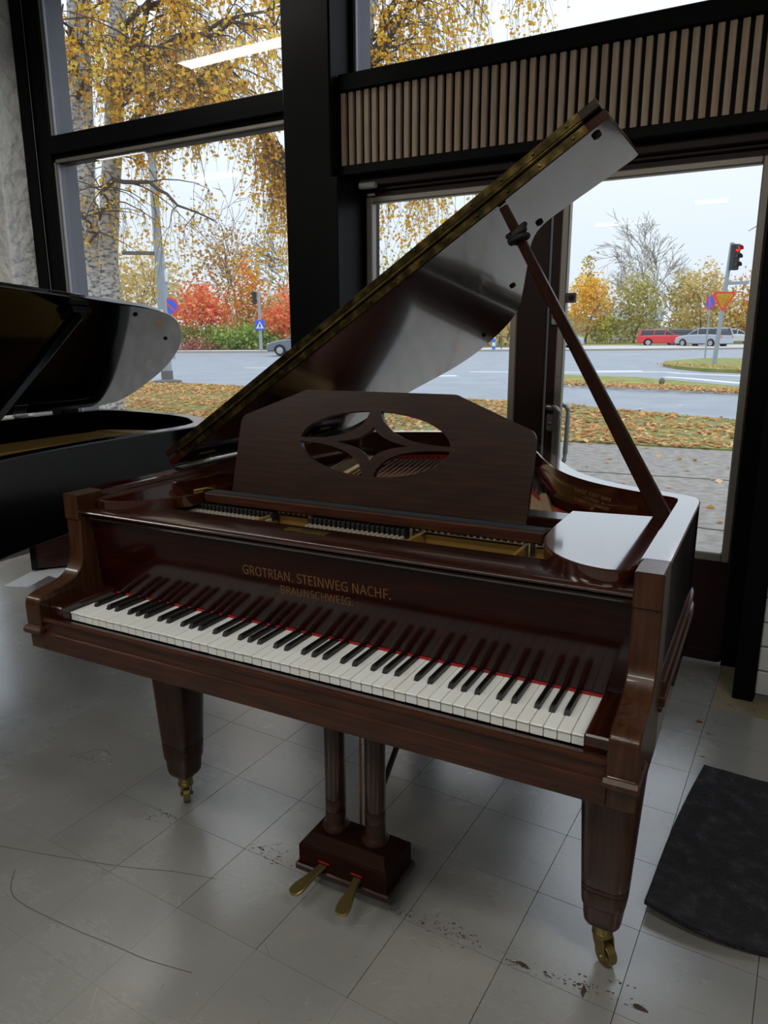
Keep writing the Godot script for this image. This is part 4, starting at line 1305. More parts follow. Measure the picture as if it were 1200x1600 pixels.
func grounds() -> void:
	M.leaf = mat(Color.WHITE, 0.75)
	M.leaf.vertex_color_use_as_albedo = true
	M.leaf.cull_mode = BaseMaterial3D.CULL_DISABLED
	M.leaf.backlight_enabled = true
	M.leaf.backlight = Color(0.8, 0.8, 0.8)
	var road := tri_tex(mat(Color.WHITE, 0.55), noise_tex(0.008, [[0.0, Color(0.50, 0.53, 0.56)], [1.0, Color(0.57, 0.60, 0.63)]], 71, 512, 6), Vector3(0.15, 0.15, 0.15), true)
	var old := tri_tex(mat(Color.WHITE, 0.9), noise_tex(0.03, [[0.0, Color(0.45, 0.43, 0.405)], [0.5, Color(0.545, 0.525, 0.495)], [1.0, Color(0.62, 0.60, 0.57)]], 72, 512, 6), Vector3(0.5, 0.5, 0.5), true)
	var grass := tri_tex(mat(Color.WHITE, 1.0), noise_tex(0.02, [[0.0, Color(0.36, 0.38, 0.18)], [0.5, Color(0.50, 0.50, 0.26)], [1.0, Color(0.58, 0.57, 0.34)]], 73, 512, 5), Vector3(0.4, 0.4, 0.4), true)
	var green := tri_tex(mat(Color.WHITE, 1.0), noise_tex(0.02, [[0.0, Color(0.43, 0.45, 0.20)], [1.0, Color(0.60, 0.60, 0.32)]], 74, 256, 4), Vector3(0.3, 0.3, 0.3), true)
	var kerb := mat(Color(0.66, 0.62, 0.58), 0.9)
	var lot := mat(Color(0.74, 0.73, 0.71), 0.9)
	var white := mat(Color(0.86, 0.87, 0.88), 0.8)
	land("road", [[-260, -2.38], [120, -2.38], [120, -420], [-260, -420]], -0.30, -0.02, road, "wide pale grey asphalt street and lanes outside the shop", "road")
	land("sidewalk", [[-40, -2.38], [12, -2.38], [12, -8.45], [0.44, -8.5], [-1.37, -8.42], [-7.5, -8.0], [-40, -7.8]], -0.10, -0.006, old, "cracked worn asphalt pavement right outside the doors", "pavement")
	land("lawn", [[-60, -7.78], [-7.5, -7.98], [-1.37, -8.40], [0.44, -8.47], [14, -8.45], [14, -10.6], [3, -11.2], [0.26, -11.8], [-2.5, -13.1], [-6.5, -14.0], [-11.4, -14.8], [-16.6, -15.6], [-60, -18.5]], -0.10, 0.012, grass, "lawn strip strewn with fallen leaves in front of the shop", "lawn")
	land("lawn", [[-5.6, -19.5], [-4.1, -18.95], [-2.2, -18.7], [0.08, -17.65], [9, -15.6], [9, -17.0], [0.01, -19.1], [-2.7, -21.9], [-5.0, -22.4], [-5.8, -21.6]], -0.10, 0.05, green, "narrow green verge with leaves between two asphalt lanes", "verge")
	land("traffic_island", [[-3.45, -33.0], [-3.2, -30.6], [-2.4, -28.4], [-1.4, -26.9], [-0.24, -26.3], [12, -25.0], [12, -36], [-0.7, -37.6], [-2.2, -37.2]], -0.10, 0.10, green, "grassy traffic island round the yield sign pole", "traffic island")
	land("kerb", [[-90, -36.5], [-40, -42.3], [-28.8, -45.6], [-13, -53.0], [-8, -55.7], [-1.7, -60.0], [60, -84], [60, -85.2], [-1.7, -61.2], [-8, -56.8], [-13, -54.1], [-28.8, -46.6], [-40, -43.3], [-90, -37.5]], -0.10, 0.10, kerb, "pale kerb along the far side of the street", "kerb")
	land("far_pavement", [[-90, -37.5], [-40, -43.3], [-28.8, -46.6], [-13, -54.1], [-8, -56.8], [-1.7, -61.2], [60, -85.2], [60, -98], [-1.7, -74], [-14, -68], [-30, -49.5], [-60, -41.5], [-90, -40]], -0.10, 0.09, lot, "pale far pavement and car park beyond the street", "pavement")
	land("far_lawn", [[-120, -38], [-60, -41.5], [-44, -46.0], [-30, -49.5], [-14, -68], [-1.7, -74], [60, -98], [120, -300], [-200, -300]], -0.10, 0.06, grass, "grassy ground under the far row of trees", "lawn")
	# road paint
	for s in [[[[-9.0, -24.2], [-5.5, -25.0], [-2.6, -26.4], [-2.0, -25.6], [0.0, -24.6], [6.0, -22.8]], 0.30], [[[-2.2, -23.4], [-1.5, -22.9], [0.0, -21.2], [5.0, -19.0]], 0.35], [[[-19.1, -24.05], [-17.8, -24.5]], 0.16], [[[-14.5, -46.0], [-12.0, -47.2]], 0.16], [[[-8.2, -45.5], [-6.4, -46.4]], 0.16], [[[-5.2, -26.0], [-3.4, -26.7]], 0.5], [[[-12.5, -19.5], [-10.2, -20.5], [-8.5, -21.8]], 0.5]]:
		var l := PackedVector2Array()
		for q in s[0]: l.append(Vector2(q[0], q[1] + 2.2))
		var g := Geo.new()
		g.extr(band(offset_line(l, s[1] / 2), offset_line(l, -s[1] / 2)), XZ, -0.022, -0.014)
		struct("road_marking", g, white, "white painted line on the street asphalt", "road marking", Transform3D(Basis(Vector3.RIGHT, atan(SLOPE)), Vector3(0, 0, -2.2))).set_meta("group", "white lines painted on the street")
	# cracks of the old pavement
	var ck := Geo.new()
	for s in [[[-6.0, -5.5], [-2.0, -5.2], [0.2, -4.6], [0.9, -4.5]], [[-3.0, -6.6], [-1.0, -6.4], [0.6, -6.5], [2.0, -6.2]], [[-0.6, -4.9], [0.1, -4.2], [0.3, -4.25]]]:
		var l := PackedVector2Array()
		for q in s:
			l.append(Vector2(q[0], q[1] + 2.2))
		l = smooth_line(Array(l), 8)
		for i in l.size(): l[i] += Vector2(rng.randf_range(-0.02, 0.02), rng.randf_range(-0.02, 0.02))
		ck.extr(band(offset_line(l, 0.012), offset_line(l, -0.012)), XZ, -0.008, -0.003)
	var cr := obj("crack", ck, mat(Color(0.24, 0.25, 0.20), 1.0), get_node("sidewalk"))
	cr.set_meta("kind", "stuff")
	# fallen leaves
	var xf := []
	var lm := leaf_mesh(0.75)
	var inside := func(p: Vector2) -> bool: return Geometry2D.is_point_in_polygon(p, PackedVector2Array([Vector2(-26, -7.9), Vector2(-7.5, -8.0), Vector2(0.44, -8.47), Vector2(5, -8.45), Vector2(5, -11.1), Vector2(0.26, -11.8), Vector2(-2.5, -13.1), Vector2(-11.4, -14.8), Vector2(-26, -16.4)]))
	var nz := FastNoiseLite.new()
	nz.seed = 12
	nz.frequency = 0.35
	while xf.size() < 22000:
		var p := Vector2(rng.randf_range(-26, 5), rng.randf_range(-16.4, -7.6))
		if not inside.call(p): continue
		if nz.get_noise_2d(p.x, p.y * 1.6) < rng.randf_range(-0.75, 0.35): continue
		xf.append(leaf_xf(on_ground(p.x, p.y) + Vector3(0, 0.025, 0), 0.095, true))
	var warm := [lin(0.84, 0.60, 0.34), lin(0.88, 0.69, 0.44), lin(0.78, 0.54, 0.32), lin(0.93, 0.79, 0.58), lin(0.70, 0.49, 0.32), lin(0.88, 0.66, 0.34), lin(0.83, 0.68, 0.50)]
	var lv := scatter("fallen_leaves", self, lm, M.leaf, xf, warm)
	tag(lv, "orange and brown fallen leaves lying on the lawn strip", "leaves")
	xf = []
	for i in 240:
		xf.append(leaf_xf(on_ground(rng.randf_range(-8, 2), rng.randf_range(-8.3, -3.2)) + Vector3(0, 0.004, 0), 0.075, true))
	for i in 2600:
		var u := rng.randf()
		var q := Vector2(-5.4, -19.2).lerp(Vector2(5.0, -16.3), u) + Vector2(rng.randf_range(-0.4, 0.4), rng.randfn(0.15, 0.45))
		xf.append(leaf_xf(on_ground(q.x, q.y) + Vector3(0, 0.06, 0), 0.10, true))
	for i in 500:
		var u := rng.randf()
		var q := Vector2(-3.3, -31.0).lerp(Vector2(0.5, -26.2), pow(u, 0.8)) + Vector2(rng.randfn(0, 0.35), rng.randfn(0.0, 0.35))
		xf.append(leaf_xf(on_ground(q.x, q.y) + Vector3(0, 0.11, 0), 0.10, true))
	lv = scatter("fallen_leaves", self, lm, M.leaf, xf, warm)
	tag(lv, "scattered leaves on the pavement and the far verge", "leaves")
	# wooded rise that closes the view
	var hg := Geo.new()
	var rows := []
	for j in 5:
		var r := []
		for i in 61:
			var x := -330.0 + i * 9.0
			var z := -205.0 - j * 18.0 + x * 0.25
			r.append(Vector3(x, [0.0, 6.0, 10.0, 11.5, 6.0][j] * (0.8 + 0.3 * sin(x * 0.05) + 0.12 * sin(x * 0.31 + j)), z))
		rows.append(r)
	for j in 4:
		for i in 60:
			hg.fan([rows[j][i], rows[j][i + 1], rows[j + 1][i + 1]], Vector3(0, 1, 1))
			hg.fan([rows[j][i], rows[j + 1][i + 1], rows[j + 1][i]], Vector3(0, 1, 1))
	struct("wooded_hill", hg, tri_tex(mat(Color.WHITE, 1.0), noise_tex(0.03, [[0.0, Color(0.34, 0.34, 0.24)], [1.0, Color(0.52, 0.47, 0.32)]], 75, 256), Vector3(0.03, 0.03, 0.03), true), "low wooded rise on the horizon", "hill")

# --- trees -------------------------------------------------------------------

func grow(g: Geo, p: Vector3, d: Vector3, length: float, r: float, depth: int, droop: float, tips: Array, spread := 0.55, kids := 3, thin := 0.0) -> void:
	var path := [p]
	var rad := [r]
	var q := p
	var steps := 4
	for i in steps:
		d = (d + Vector3(rng.randfn(0, 0.10), rng.randfn(0, 0.10) - droop * 0.10, rng.randfn(0, 0.10))).normalized()
		q += d * length / steps
		path.append(q)
		rad.append(maxf(lerpf(r, r * 0.55, (i + 1.0) / steps), thin))
		if depth <= 1: tips.append(q)
	g.tube(path, rad, 7 if r > 0.04 else (5 if r > 0.012 else 3), false)
	if depth <= 0: return
	for k in kids:
		var at: int = rng.randi_range(1, steps) if k > 0 else steps
		var ax := Vector3(rng.randfn(0, 1), rng.randfn(0, 1), rng.randfn(0, 1)).normalized()
		var nd := (d + ax.cross(d).normalized() * rng.randf_range(0.5, 1.3) * spread / 0.55 * 0.6).normalized()
		grow(g, path[at], nd, length * rng.randf_range(0.58, 0.8), maxf(rad[at] * 0.62, thin), depth - 1, droop, tips, spread, kids, thin)

func tree(called: String, label: String, category: String, at: Vector3, h: float, w: float, cols: Array, n: int, leaf: float, bark: Color, opt := {}) -> void:
	var t := thing(called, label, category, at, 0.0, opt.get("group", ""))
	var g := Geo.new()
	var tips := []
	var trunk: float = opt.get("trunk", 0.25)
	var stems: int = opt.get("stems", 1)
	for s in stems:
		var lean := Vector3(rng.randfn(0, 0.10) + (s - (stems - 1) * 0.5) * 0.25, 1, rng.randfn(0, 0.10)).normalized()
		grow(g, Vector3((s - (stems - 1) * 0.5) * 0.5, -0.1, 0), lean, h * opt.get("reach", 0.46), opt.get("r", h * 0.014), opt.get("depth", 3), opt.get("droop", 0.0), tips, opt.get("spread", 0.55), opt.get("kids", 3), opt.get("thin", 0.012))
	obj("trunk", g, mat(bark, 0.95), t)
	if n <= 0: return
	# the crown: clusters round seeded centres within an egg shape
	var xf := []
	var base: float = opt.get("base", 0.12)
	var centres := []
	for i in opt.get("clusters", 60):
		var v := Vector3(rng.randfn(0, 1), rng.randfn(0, 1), rng.randfn(0, 1)).normalized() * pow(rng.randf(), 0.4)
		var y := (v.y * 0.5 + 0.5)
		var wide: float = lerpf(1.0, opt.get("taper", 0.5), y) * (0.55 + 0.45 * sin(clampf(y * 1.4 + 0.25, 0, 1.0) * PI * 0.5))
		centres.append(Vector3(v.x * w * 0.5 * wide, h * lerpf(base, 1.0, y), v.z * w * 0.5 * wide))
	for i in n:
		var c: Vector3 = centres[rng.randi() % centres.size()]
		var sp: float = opt.get("fluff", 0.11) * w
		xf.append(leaf_xf(c + Vector3(rng.randfn(0, sp), rng.randfn(0, sp * 0.75), rng.randfn(0, sp)), leaf))
	scatter("foliage", t, leaf_mesh(0.8), M.leaf, xf, cols, 1.12)

func birch(label: String, base: Vector3, stems: Array, limbs: Array, bark: Material, cols: Array, twigs: int, leaf_n: int) -> void:
	var t := thing("birch_tree", label, "tree", base, 0.0)
	var g := Geo.new()
	for s in stems:
		var path := []
		var rad := []
		var l := s as Array
		for i in l.size():
			path.append(Vector3(l[i][0], l[i][1], l[i][2]) - base)
			rad.append(l[i][3])
		g.tube(path, rad, 14)
	obj("trunk", g, bark, t)
	var bg := Geo.new()
	var xf := []
	for l in limbs:
		var p0 := Vector3(l[0], l[1], l[2]) - base
		var p1 := Vector3(l[3], l[4], l[5]) - base
		var r0: float = l[6]
		var path := []
		var rad := []
		var n := 9
		var side := (p1 - p0).cross(Vector3.UP).normalized()
		for i in n + 1:
			var u := float(i) / n
			path.append(p0.lerp(p1, u) + Vector3.UP * sin(u * PI) * (p1 - p0).length() * 0.10 + side * rng.randfn(0, 0.06) + Vector3.UP * rng.randfn(0, 0.05))
			rad.append(lerpf(r0, 0.012, u))
		bg.tube(path, rad, 6, false)
		for k in l[7]:   # side branches that droop into hanging twigs
			var u := rng.randf_range(0.15, 1.0)
			var q: Vector3 = path[int(u * n)]
			var d := ((p1 - p0).normalized() * rng.randf_range(0.0, 0.8) + side * rng.randf_range(-1, 1) + Vector3(0, rng.randf_range(-0.3, 0.6), 0)).normalized()
			var bp := [q]
			var bl: float = rng.randf_range(0.5, 1.3) * (l[10] if l.size() > 10 else 1.0)
			for i in 4:
				d = (d + Vector3(0, -0.22, 0) + Vector3(rng.randfn(0, 0.12), rng.randfn(0, 0.08), rng.randfn(0, 0.12))).normalized()
				q += d * bl / 4.0
				bp.append(q)
			bg.tube(bp, [0.012, 0.010, 0.008, 0.006, 0.004], 4, false)
			for w in twigs:
				var a: Vector3 = bp[rng.randi_range(1, 4)]
				var tl := rng.randf_range(0.3, l[8])
				var dd := Vector3(rng.randfn(0, 0.30), -1, rng.randfn(0, 0.30)).normalized()
				var tp := [a]
				var tq := a
				for i in 4:
					dd = (dd + Vector3(rng.randfn(0, 0.14), -0.15, rng.randfn(0, 0.14))).normalized()
					tq += dd * tl / 4.0
					tp.append(tq)
				bg.tube(tp, [0.0042, 0.0036, 0.003, 0.0024, 0.002], 3, false)
				var ln := int(leaf_n * tl * rng.randf_range(0.3, 1.5))
				for i in ln:
					var f := rng.randf() * 3.99
					var lp: Vector3 = tp[int(f)].lerp(tp[int(f) + 1], f - int(f))
					xf.append(leaf_xf(lp + Vector3(rng.randfn(0, 0.035), rng.randfn(-0.02, 0.03), rng.randfn(0, 0.035)), l[9]))
	obj("branch", bg, mat(Color(0.36, 0.31, 0.27), 0.95), t)
	scatter("foliage", t, leaf_mesh(0.72), M.leaf, xf, cols, 1.3)

func trees() -> void:
	var bark := tri_tex(mat(Color.WHITE, 0.9), noise_tex(0.018, [[0.0, Color(0.20, 0.18, 0.17)], [0.30, Color(0.36, 0.34, 0.32)], [0.40, Color(0.74, 0.72, 0.70)], [1.0, Color(0.88, 0.87, 0.86)]], 81, 512, 5), Vector3(0.9, 1.6, 0.9))
	var gold := [lin(1.0, 0.77, 0.22), lin(0.96, 0.70, 0.18), lin(1.0, 0.83, 0.34), lin(0.92, 0.70, 0.23), lin(0.84, 0.72, 0.28), lin(0.98, 0.72, 0.24), lin(0.88, 0.62, 0.19)]
	birch("twin-stemmed birch with golden leaves outside the tall left window", Vector3(-9.55, 0.04, -8.1),
		[[[-9.72, 0.0, -8.05, 0.21], [-9.62, 0.8, -8.05, 0.19], [-9.50, 1.5, -8.05, 0.17], [-9.48, 2.0, -8.05, 0.165], [-9.51, 2.7, -8.05, 0.17], [-9.55, 3.5, -8.05, 0.16], [-9.55, 4.2, -8.05, 0.105], [-9.53, 5.4, -8.05, 0.095], [-9.45, 6.5, -8.05, 0.08], [-9.4, 8.2, -8.05, 0.05]],
		[[-9.46, 0.0, -8.15, 0.20], [-9.33, 1.5, -8.15, 0.185], [-9.28, 2.0, -8.15, 0.175], [-9.26, 2.7, -8.15, 0.165], [-9.08, 3.7, -8.15, 0.155], [-8.88, 4.6, -8.15, 0.15], [-8.73, 5.5, -8.15, 0.13], [-8.56, 6.4, -8.15, 0.12], [-8.4, 8.4, -8.15, 0.08]],
		[[-9.55, 3.4, -8.05, 0.13], [-9.44, 4.2, -8.08, 0.11], [-9.35, 5.4, -8.1, 0.095], [-9.26, 6.5, -8.1, 0.08], [-9.2, 8.2, -8.1, 0.05]]],
		[[-9.1, 3.8, -8.1, -6.9, 3.15, -7.9, 0.045, 7, 0.8, 0.062], [-8.9, 4.5, -8.2, -6.4, 5.0, -8.3, 0.06, 30, 0.9, 0.078], [-8.85, 5.0, -8.2, -5.8, 5.9, -8.6, 0.06, 38, 1.0, 0.078], [-8.9, 4.8, -8.2, -7.2, 5.3, -7.2, 0.05, 30, 0.8, 0.078], [-8.7, 5.6, -8.2, -6.6, 6.9, -8.2, 0.06, 36, 1.1, 0.078], [-9.0, 4.2, -8.1, -7.9, 4.75, -9.0, 0.045, 20, 0.6, 0.075],
		[-9.5, 4.6, -8.05, -10.6, 5.4, -8.0, 0.05, 16, 1.0, 0.072], [-9.5, 5.0, -8.1, -8.7, 6.0, -7.3, 0.05, 26, 0.9, 0.078], [-9.5, 6.0, -8.1, -9.1, 7.2, -8.6, 0.05, 24, 1.0, 0.075], [-9.5, 2.9, -8.0, -9.0, 3.3, -7.5, 0.03, 8, 0.7, 0.06], [-8.6, 6.0, -8.2, -5.4, 6.8, -9.0, 0.05, 34, 1.0, 0.078], [-9.2, 3.2, -8.1, -8.6, 3.7, -7.6, 0.03, 9, 0.7, 0.06], [-9.6, 3.4, -8.1, -10.0, 4.0, -8.3, 0.03, 9, 0.8, 0.06], [-8.7, 5.4, -8.2, -5.2, 5.3, -8.0, 0.05, 34, 0.7, 0.078], [-8.9, 5.2, -8.3, -7.0, 5.2, -9.4, 0.05, 30, 0.8, 0.078]],
		bark, gold, 5, 13)
	birch("birch with long hanging golden twigs, its trunk hidden behind the black column", Vector3(-6.35, 0.07, -10.2),
		[[[-6.35, 0.0, -10.2, 0.20], [-6.2, 2.0, -10.2, 0.18], [-5.8, 4.2, -10.2, 0.16], [-5.52, 5.6, -10.2, 0.15], [-5.36, 6.5, -10.2, 0.14], [-5.2, 8.4, -10.2, 0.10]]],
		[[-6.1, 3.0, -10.2, -7.95, 5.15, -10.0, 0.125, 5, 0.8, 0.075, 0.6], [-7.0, 4.3, -10.1, -7.55, 4.9, -9.8, 0.04, 14, 0.9, 0.078, 0.5], [-6.9, 4.3, -10.1, -7.2, 4.7, -9.9, 0.04, 20, 1.6, 0.074, 0.35], [-6.7, 4.0, -10.1, -7.0, 4.2, -9.9, 0.04, 20, 2.3, 0.072, 0.3], [-6.0, 4.6, -10.2, -6.6, 5.8, -10.6, 0.05, 8, 0.8, 0.07, 0.6], [-5.8, 4.4, -10.2, -3.6, 5.4, -10.4, 0.055, 26, 2.4, 0.07], [-5.7, 5.0, -10.2, -3.8, 6.4, -9.6, 0.05, 30, 1.6, 0.075], [-5.6, 5.8, -10.2, -2.6, 6.6, -10.8, 0.05, 30, 1.2, 0.072], [-5.8, 4.0, -10.2, -4.4, 4.4, -9.4, 0.04, 22, 2.0, 0.07], [-5.4, 5.4, -10.2, -4.4, 7.2, -10.2, 0.08, 24, 1.2, 0.075], [-5.9, 4.2, -10.2, -4.8, 4.2, -11.2, 0.04, 18, 2.2, 0.07], [-5.5, 5.2, -10.2, -4.6, 5.6, -9.6, 0.04, 20, 1.0, 0.075]],
		bark, gold, 4, 12)
	birch("bare-branched birch with few leaves far right over the street", Vector3(1.9, 0.06, -9.6),
		[[[1.9, 0.0, -9.6, 0.13], [1.95, 2.2, -9.6, 0.11], [2.0, 5.5, -9.6, 0.06]]],
		[[1.92, 2.4, -9.6, 0.55, 2.75, -9.3, 0.012, 3, 0.4, 0.05, 0.5]], bark, gold, 2, 5)
	var red := [lin(0.92, 0.46, 0.33), lin(0.95, 0.54, 0.38), lin(0.86, 0.38, 0.28), lin(0.94, 0.62, 0.40), lin(0.90, 0.52, 0.30), lin(0.84, 0.66, 0.36)]
	var orange := [lin(0.90, 0.58, 0.16), lin(0.94, 0.66, 0.22), lin(0.84, 0.48, 0.14), lin(0.74, 0.62, 0.22), lin(0.88, 0.70, 0.30)]
	var olive := [lin(0.68, 0.65, 0.34), lin(0.75, 0.71, 0.43), lin(0.60, 0.59, 0.31), lin(0.80, 0.74, 0.48), lin(0.71, 0.69, 0.45)]
	var tan_ := [lin(0.80, 0.72, 0.46), lin(0.86, 0.78, 0.54), lin(0.73, 0.65, 0.40), lin(0.88, 0.74, 0.44), lin(0.78, 0.74, 0.52)]
	var hedge := [lin(0.52, 0.63, 0.26), lin(0.60, 0.71, 0.32), lin(0.44, 0.55, 0.24), lin(0.67, 0.74, 0.38)]
	var sparse := [lin(0.74, 0.58, 0.36), lin(0.68, 0.50, 0.34), lin(0.80, 0.62, 0.30), lin(0.62, 0.56, 0.36)]
	var grey := Color(0.60, 0.57, 0.54)
	var brown := Color(0.46, 0.40, 0.35)
	# beyond the street on the left
	tree("maple_tree", "red maple above the green hedge, left of the pair", "tree", on_ground(-43.6, -49.6), 5.2, 6.0, red, 1700, 0.36, brown, {"base": 0.28, "clusters": 70, "trunk": 0.1, "kids": 3})
	tree("maple_tree", "low red maple behind the grey car by the black column", "tree", on_ground(-35.2, -51.0), 4.9, 6.2, red, 1900, 0.34, brown, {"base": 0.22, "clusters": 70})
	tree("maple_tree", "slim orange tree between the two red maples", "tree", on_ground(-41.8, -54.0), 8.4, 4.4, orange, 900, 0.34, brown, {"base": 0.15, "clusters": 60, "fluff": 0.14})
	tree("leafy_shrub", "broad olive thicket behind the birch trunks", "tree", on_ground(-54.0, -52.0), 10.5, 15.0, tan_, 3600, 0.40, brown, {"base": 0.0, "clusters": 150, "fluff": 0.07, "stems": 5, "reach": 0.4, "taper": 0.6})
	tree("young_birch", "thin yellow birch at the far left window edge", "tree", on_ground(-62.0, -47.0), 14.0, 8.0, orange, 1500, 0.42, grey, {"base": 0.05, "clusters": 90})
	tree("alder_tree", "tall sparse tree behind the red maple on the left", "tree", on_ground(-50.5, -60.0), 13.5, 10.0, sparse, 900, 0.38, brown, {"base": 0.15, "clusters": 130, "fluff": 0.10, "depth": 4, "thin": 0.022, "kids": 3})
	tree("alder_tree", "sparse rust-tinged tree left of the orange one", "tree", on_ground(-46.0, -57.0), 11.5, 8.0, sparse, 800, 0.34, brown, {"base": 0.15, "clusters": 120, "fluff": 0.10, "depth": 4, "thin": 0.022, "kids": 3})
	tree("bare_tree", "bare spreading tree above the pedestrian sign", "tree", on_ground(-43.0, -62.0), 12.0, 9.0, olive, 260, 0.34, grey, {"base": 0.2, "clusters": 60, "depth": 5, "thin": 0.03, "kids": 3, "reach": 0.36})
	tree("alder_tree", "yellowing tree next to the black column beyond the street", "tree", on_ground(-39.0, -62.0), 11.5, 9.0, orange, 1100, 0.34, brown, {"base": 0.12, "clusters": 120, "fluff": 0.10, "depth": 4, "thin": 0.03})
	tree("leafy_shrub", "yellow-brown bushes filling the gap behind the hedge", "shrub", on_ground(-43.0, -57.0), 4.6, 11.0, tan_, 1700, 0.36, brown, {"base": 0.0, "clusters": 90, "fluff": 0.08, "stems": 4})
	tree("leafy_shrub", "dull olive bushes behind the pedestrian crossing sign", "shrub", on_ground(-38.5, -57.0), 5.4, 9.0, olive, 1500, 0.36, brown, {"base": 0.0, "clusters": 80, "fluff": 0.09, "stems": 4})
	for s in [[-43.9, -47.8, "clipped green hedge bush behind the pale roadside box"], [-41.6, -48.2, "green hedge bush in the middle of the far hedge row"], [-39.4, -48.9, "green hedge bush next to the pedestrian crossing sign"], [-37.2, -49.4, "green hedge bush right of the pedestrian crossing sign"]]:
		tree("hedge_bush", s[2], "hedge", on_ground(s[0], s[1]), 2.1, 3.4, hedge, 900, 0.26, brown, {"base": 0.0, "clusters": 50, "fluff": 0.10, "stems": 4, "taper": 0.8, "depth": 2, "group": "green hedge beyond the street"})
	tree("low_shrub", "low reddish groundcover before the hedge", "shrub", on_ground(-41.5, -46.2), 0.5, 7.0, [lin(0.66, 0.34, 0.34), lin(0.74, 0.46, 0.44), lin(0.58, 0.30, 0.30)], 900, 0.18, brown, {"base": 0.0, "clusters": 40, "fluff": 0.10, "stems": 2, "depth": 2})
	# in the gap of the left door
	tree("leafy_shrub", "tan bushes beyond the street seen through the left door", "shrub", on_ground(-23.0, -68.0), 6.5, 14.0, tan_, 2200, 0.40, brown, {"base": 0.0, "clusters": 120, "fluff": 0.07, "stems": 5})
	tree("leafy_shrub", "dark olive trees behind the lid's tail end", "tree", on_ground(-34.0, -72.0), 9.8, 12.0, olive, 2000, 0.42, brown, {"base": 0.0, "clusters": 110, "fluff": 0.08, "stems": 4})
	# beyond the car park on the right
	tree("maple_tree", "round bright orange maple beyond the car park", "tree", on_ground(-17.9, -82.0), 7.4, 6.2, [lin(0.98, 0.74, 0.28), lin(1.0, 0.79, 0.34), lin(0.93, 0.67, 0.24), lin(0.86, 0.77, 0.32), lin(0.76, 0.73, 0.30)], 2400, 0.34, brown, {"base": 0.14, "clusters": 80, "fluff": 0.10, "taper": 0.45})
	tree("larch_tree", "thin yellowish spire of a tree behind the orange maple", "tree", on_ground(-21.0, -95.0), 10.4, 3.2, [lin(0.76, 0.66, 0.30), lin(0.66, 0.58, 0.28)], 600, 0.34, brown, {"base": 0.2, "clusters": 40, "taper": 0.15})
	tree("leafy_shrub", "yellow-green bush at the foot of the orange maple", "shrub", on_ground(-15.6, -80.5), 2.8, 4.6, [lin(0.66, 0.66, 0.24), lin(0.74, 0.72, 0.30), lin(0.58, 0.58, 0.22)], 900, 0.28, brown, {"base": 0.0, "clusters": 40, "stems": 3})
	tree("alder_tree", "broad olive green tree in the middle of the far tree row", "tree", on_ground(-13.2, -84.0), 7.2, 7.4, olive, 2300, 0.36, brown, {"base": 0.0, "clusters": 90, "fluff": 0.10})
	tree("bare_tree", "bare grey tree left of the tallest bare one", "tree", on_ground(-12.6, -93.0), 11.6, 6.0, olive, 0, 0.3, grey, {"depth": 5, "thin": 0.022, "reach": 0.44, "spread": 0.42, "r": 0.13})
	tree("bare_tree", "tallest bare tree standing over the far row", "tree", on_ground(-9.8, -98.5), 14.2, 6.0, olive, 0, 0.3, grey, {"depth": 5, "thin": 0.024, "reach": 0.44, "spread": 0.48, "r": 0.15})
	tree("bare_tree", "small bare tree close behind the orange maple", "tree", on_ground(-16.4, -96.0), 9.2, 4.0, olive, 0, 0.3, grey, {"depth": 5, "thin": 0.020, "reach": 0.44, "spread": 0.42, "r": 0.09})
	tree("bare_tree", "spindly bare tree over the grey roof", "tree", on_ground(-13.6, -100.0), 10.6, 4.0, olive, 0, 0.3, grey, {"depth": 5, "thin": 0.020, "reach": 0.44, "spread": 0.42, "r": 0.09})
	tree("willow_tree", "pale olive willow behind the silver car", "tree", on_ground(-6.3, -84.0), 8.2, 6.4, tan_, 2600, 0.34, brown, {"base": 0.0, "clusters": 110, "fluff": 0.08, "taper": 0.5})
	tree("willow_tree", "windblown tan willow near the traffic light", "tree", on_ground(-9.4, -92.0), 8.4, 6.0, olive + tan_, 2000, 0.34, brown, {"base": 0.0, "clusters": 100, "fluff": 0.08})
	tree("willow_tree", "rusty thicket at the right door edge behind the white car", "tree", on_ground(-2.6, -88.0), 6.6, 8.0, orange + olive, 2000, 0.36, brown, {"base": 0.0, "clusters": 100, "fluff": 0.08})
	tree("willow_tree", "olive thicket right of the door opening", "tree", on_ground(4.0, -88.0), 7.0, 9.0, olive, 1600, 0.4, brown, {"base": 0.0, "clusters": 90, "fluff": 0.08})
	tree("leafy_shrub", "thicket beyond the left end of the car park", "tree", on_ground(-25.0, -82.0), 7.5, 11.0, olive + orange, 1800, 0.4, brown, {"base": 0.0, "clusters": 100, "fluff": 0.08, "stems": 4})

# --- street ------------------------------------------------------------------

func disc(g: Geo, r: float, th: float, t: Transform3D) -> void:
	g.lathe([Vector2(0, -th / 2), Vector2(r, -th / 2), Vector2(r, th / 2), Vector2(0, th / 2)], 36, t)

func pole(t: Node, h: float, r0: float, r1: float, m: Material, at := Vector3.ZERO) -> void:
	var g := Geo.new()
	g.lathe([Vector2(0, 0), Vector2(r0, 0), Vector2(r1, h), Vector2(0, h)], 16, Transform3D(Basis(), at))
	obj("pole", g, m, t)

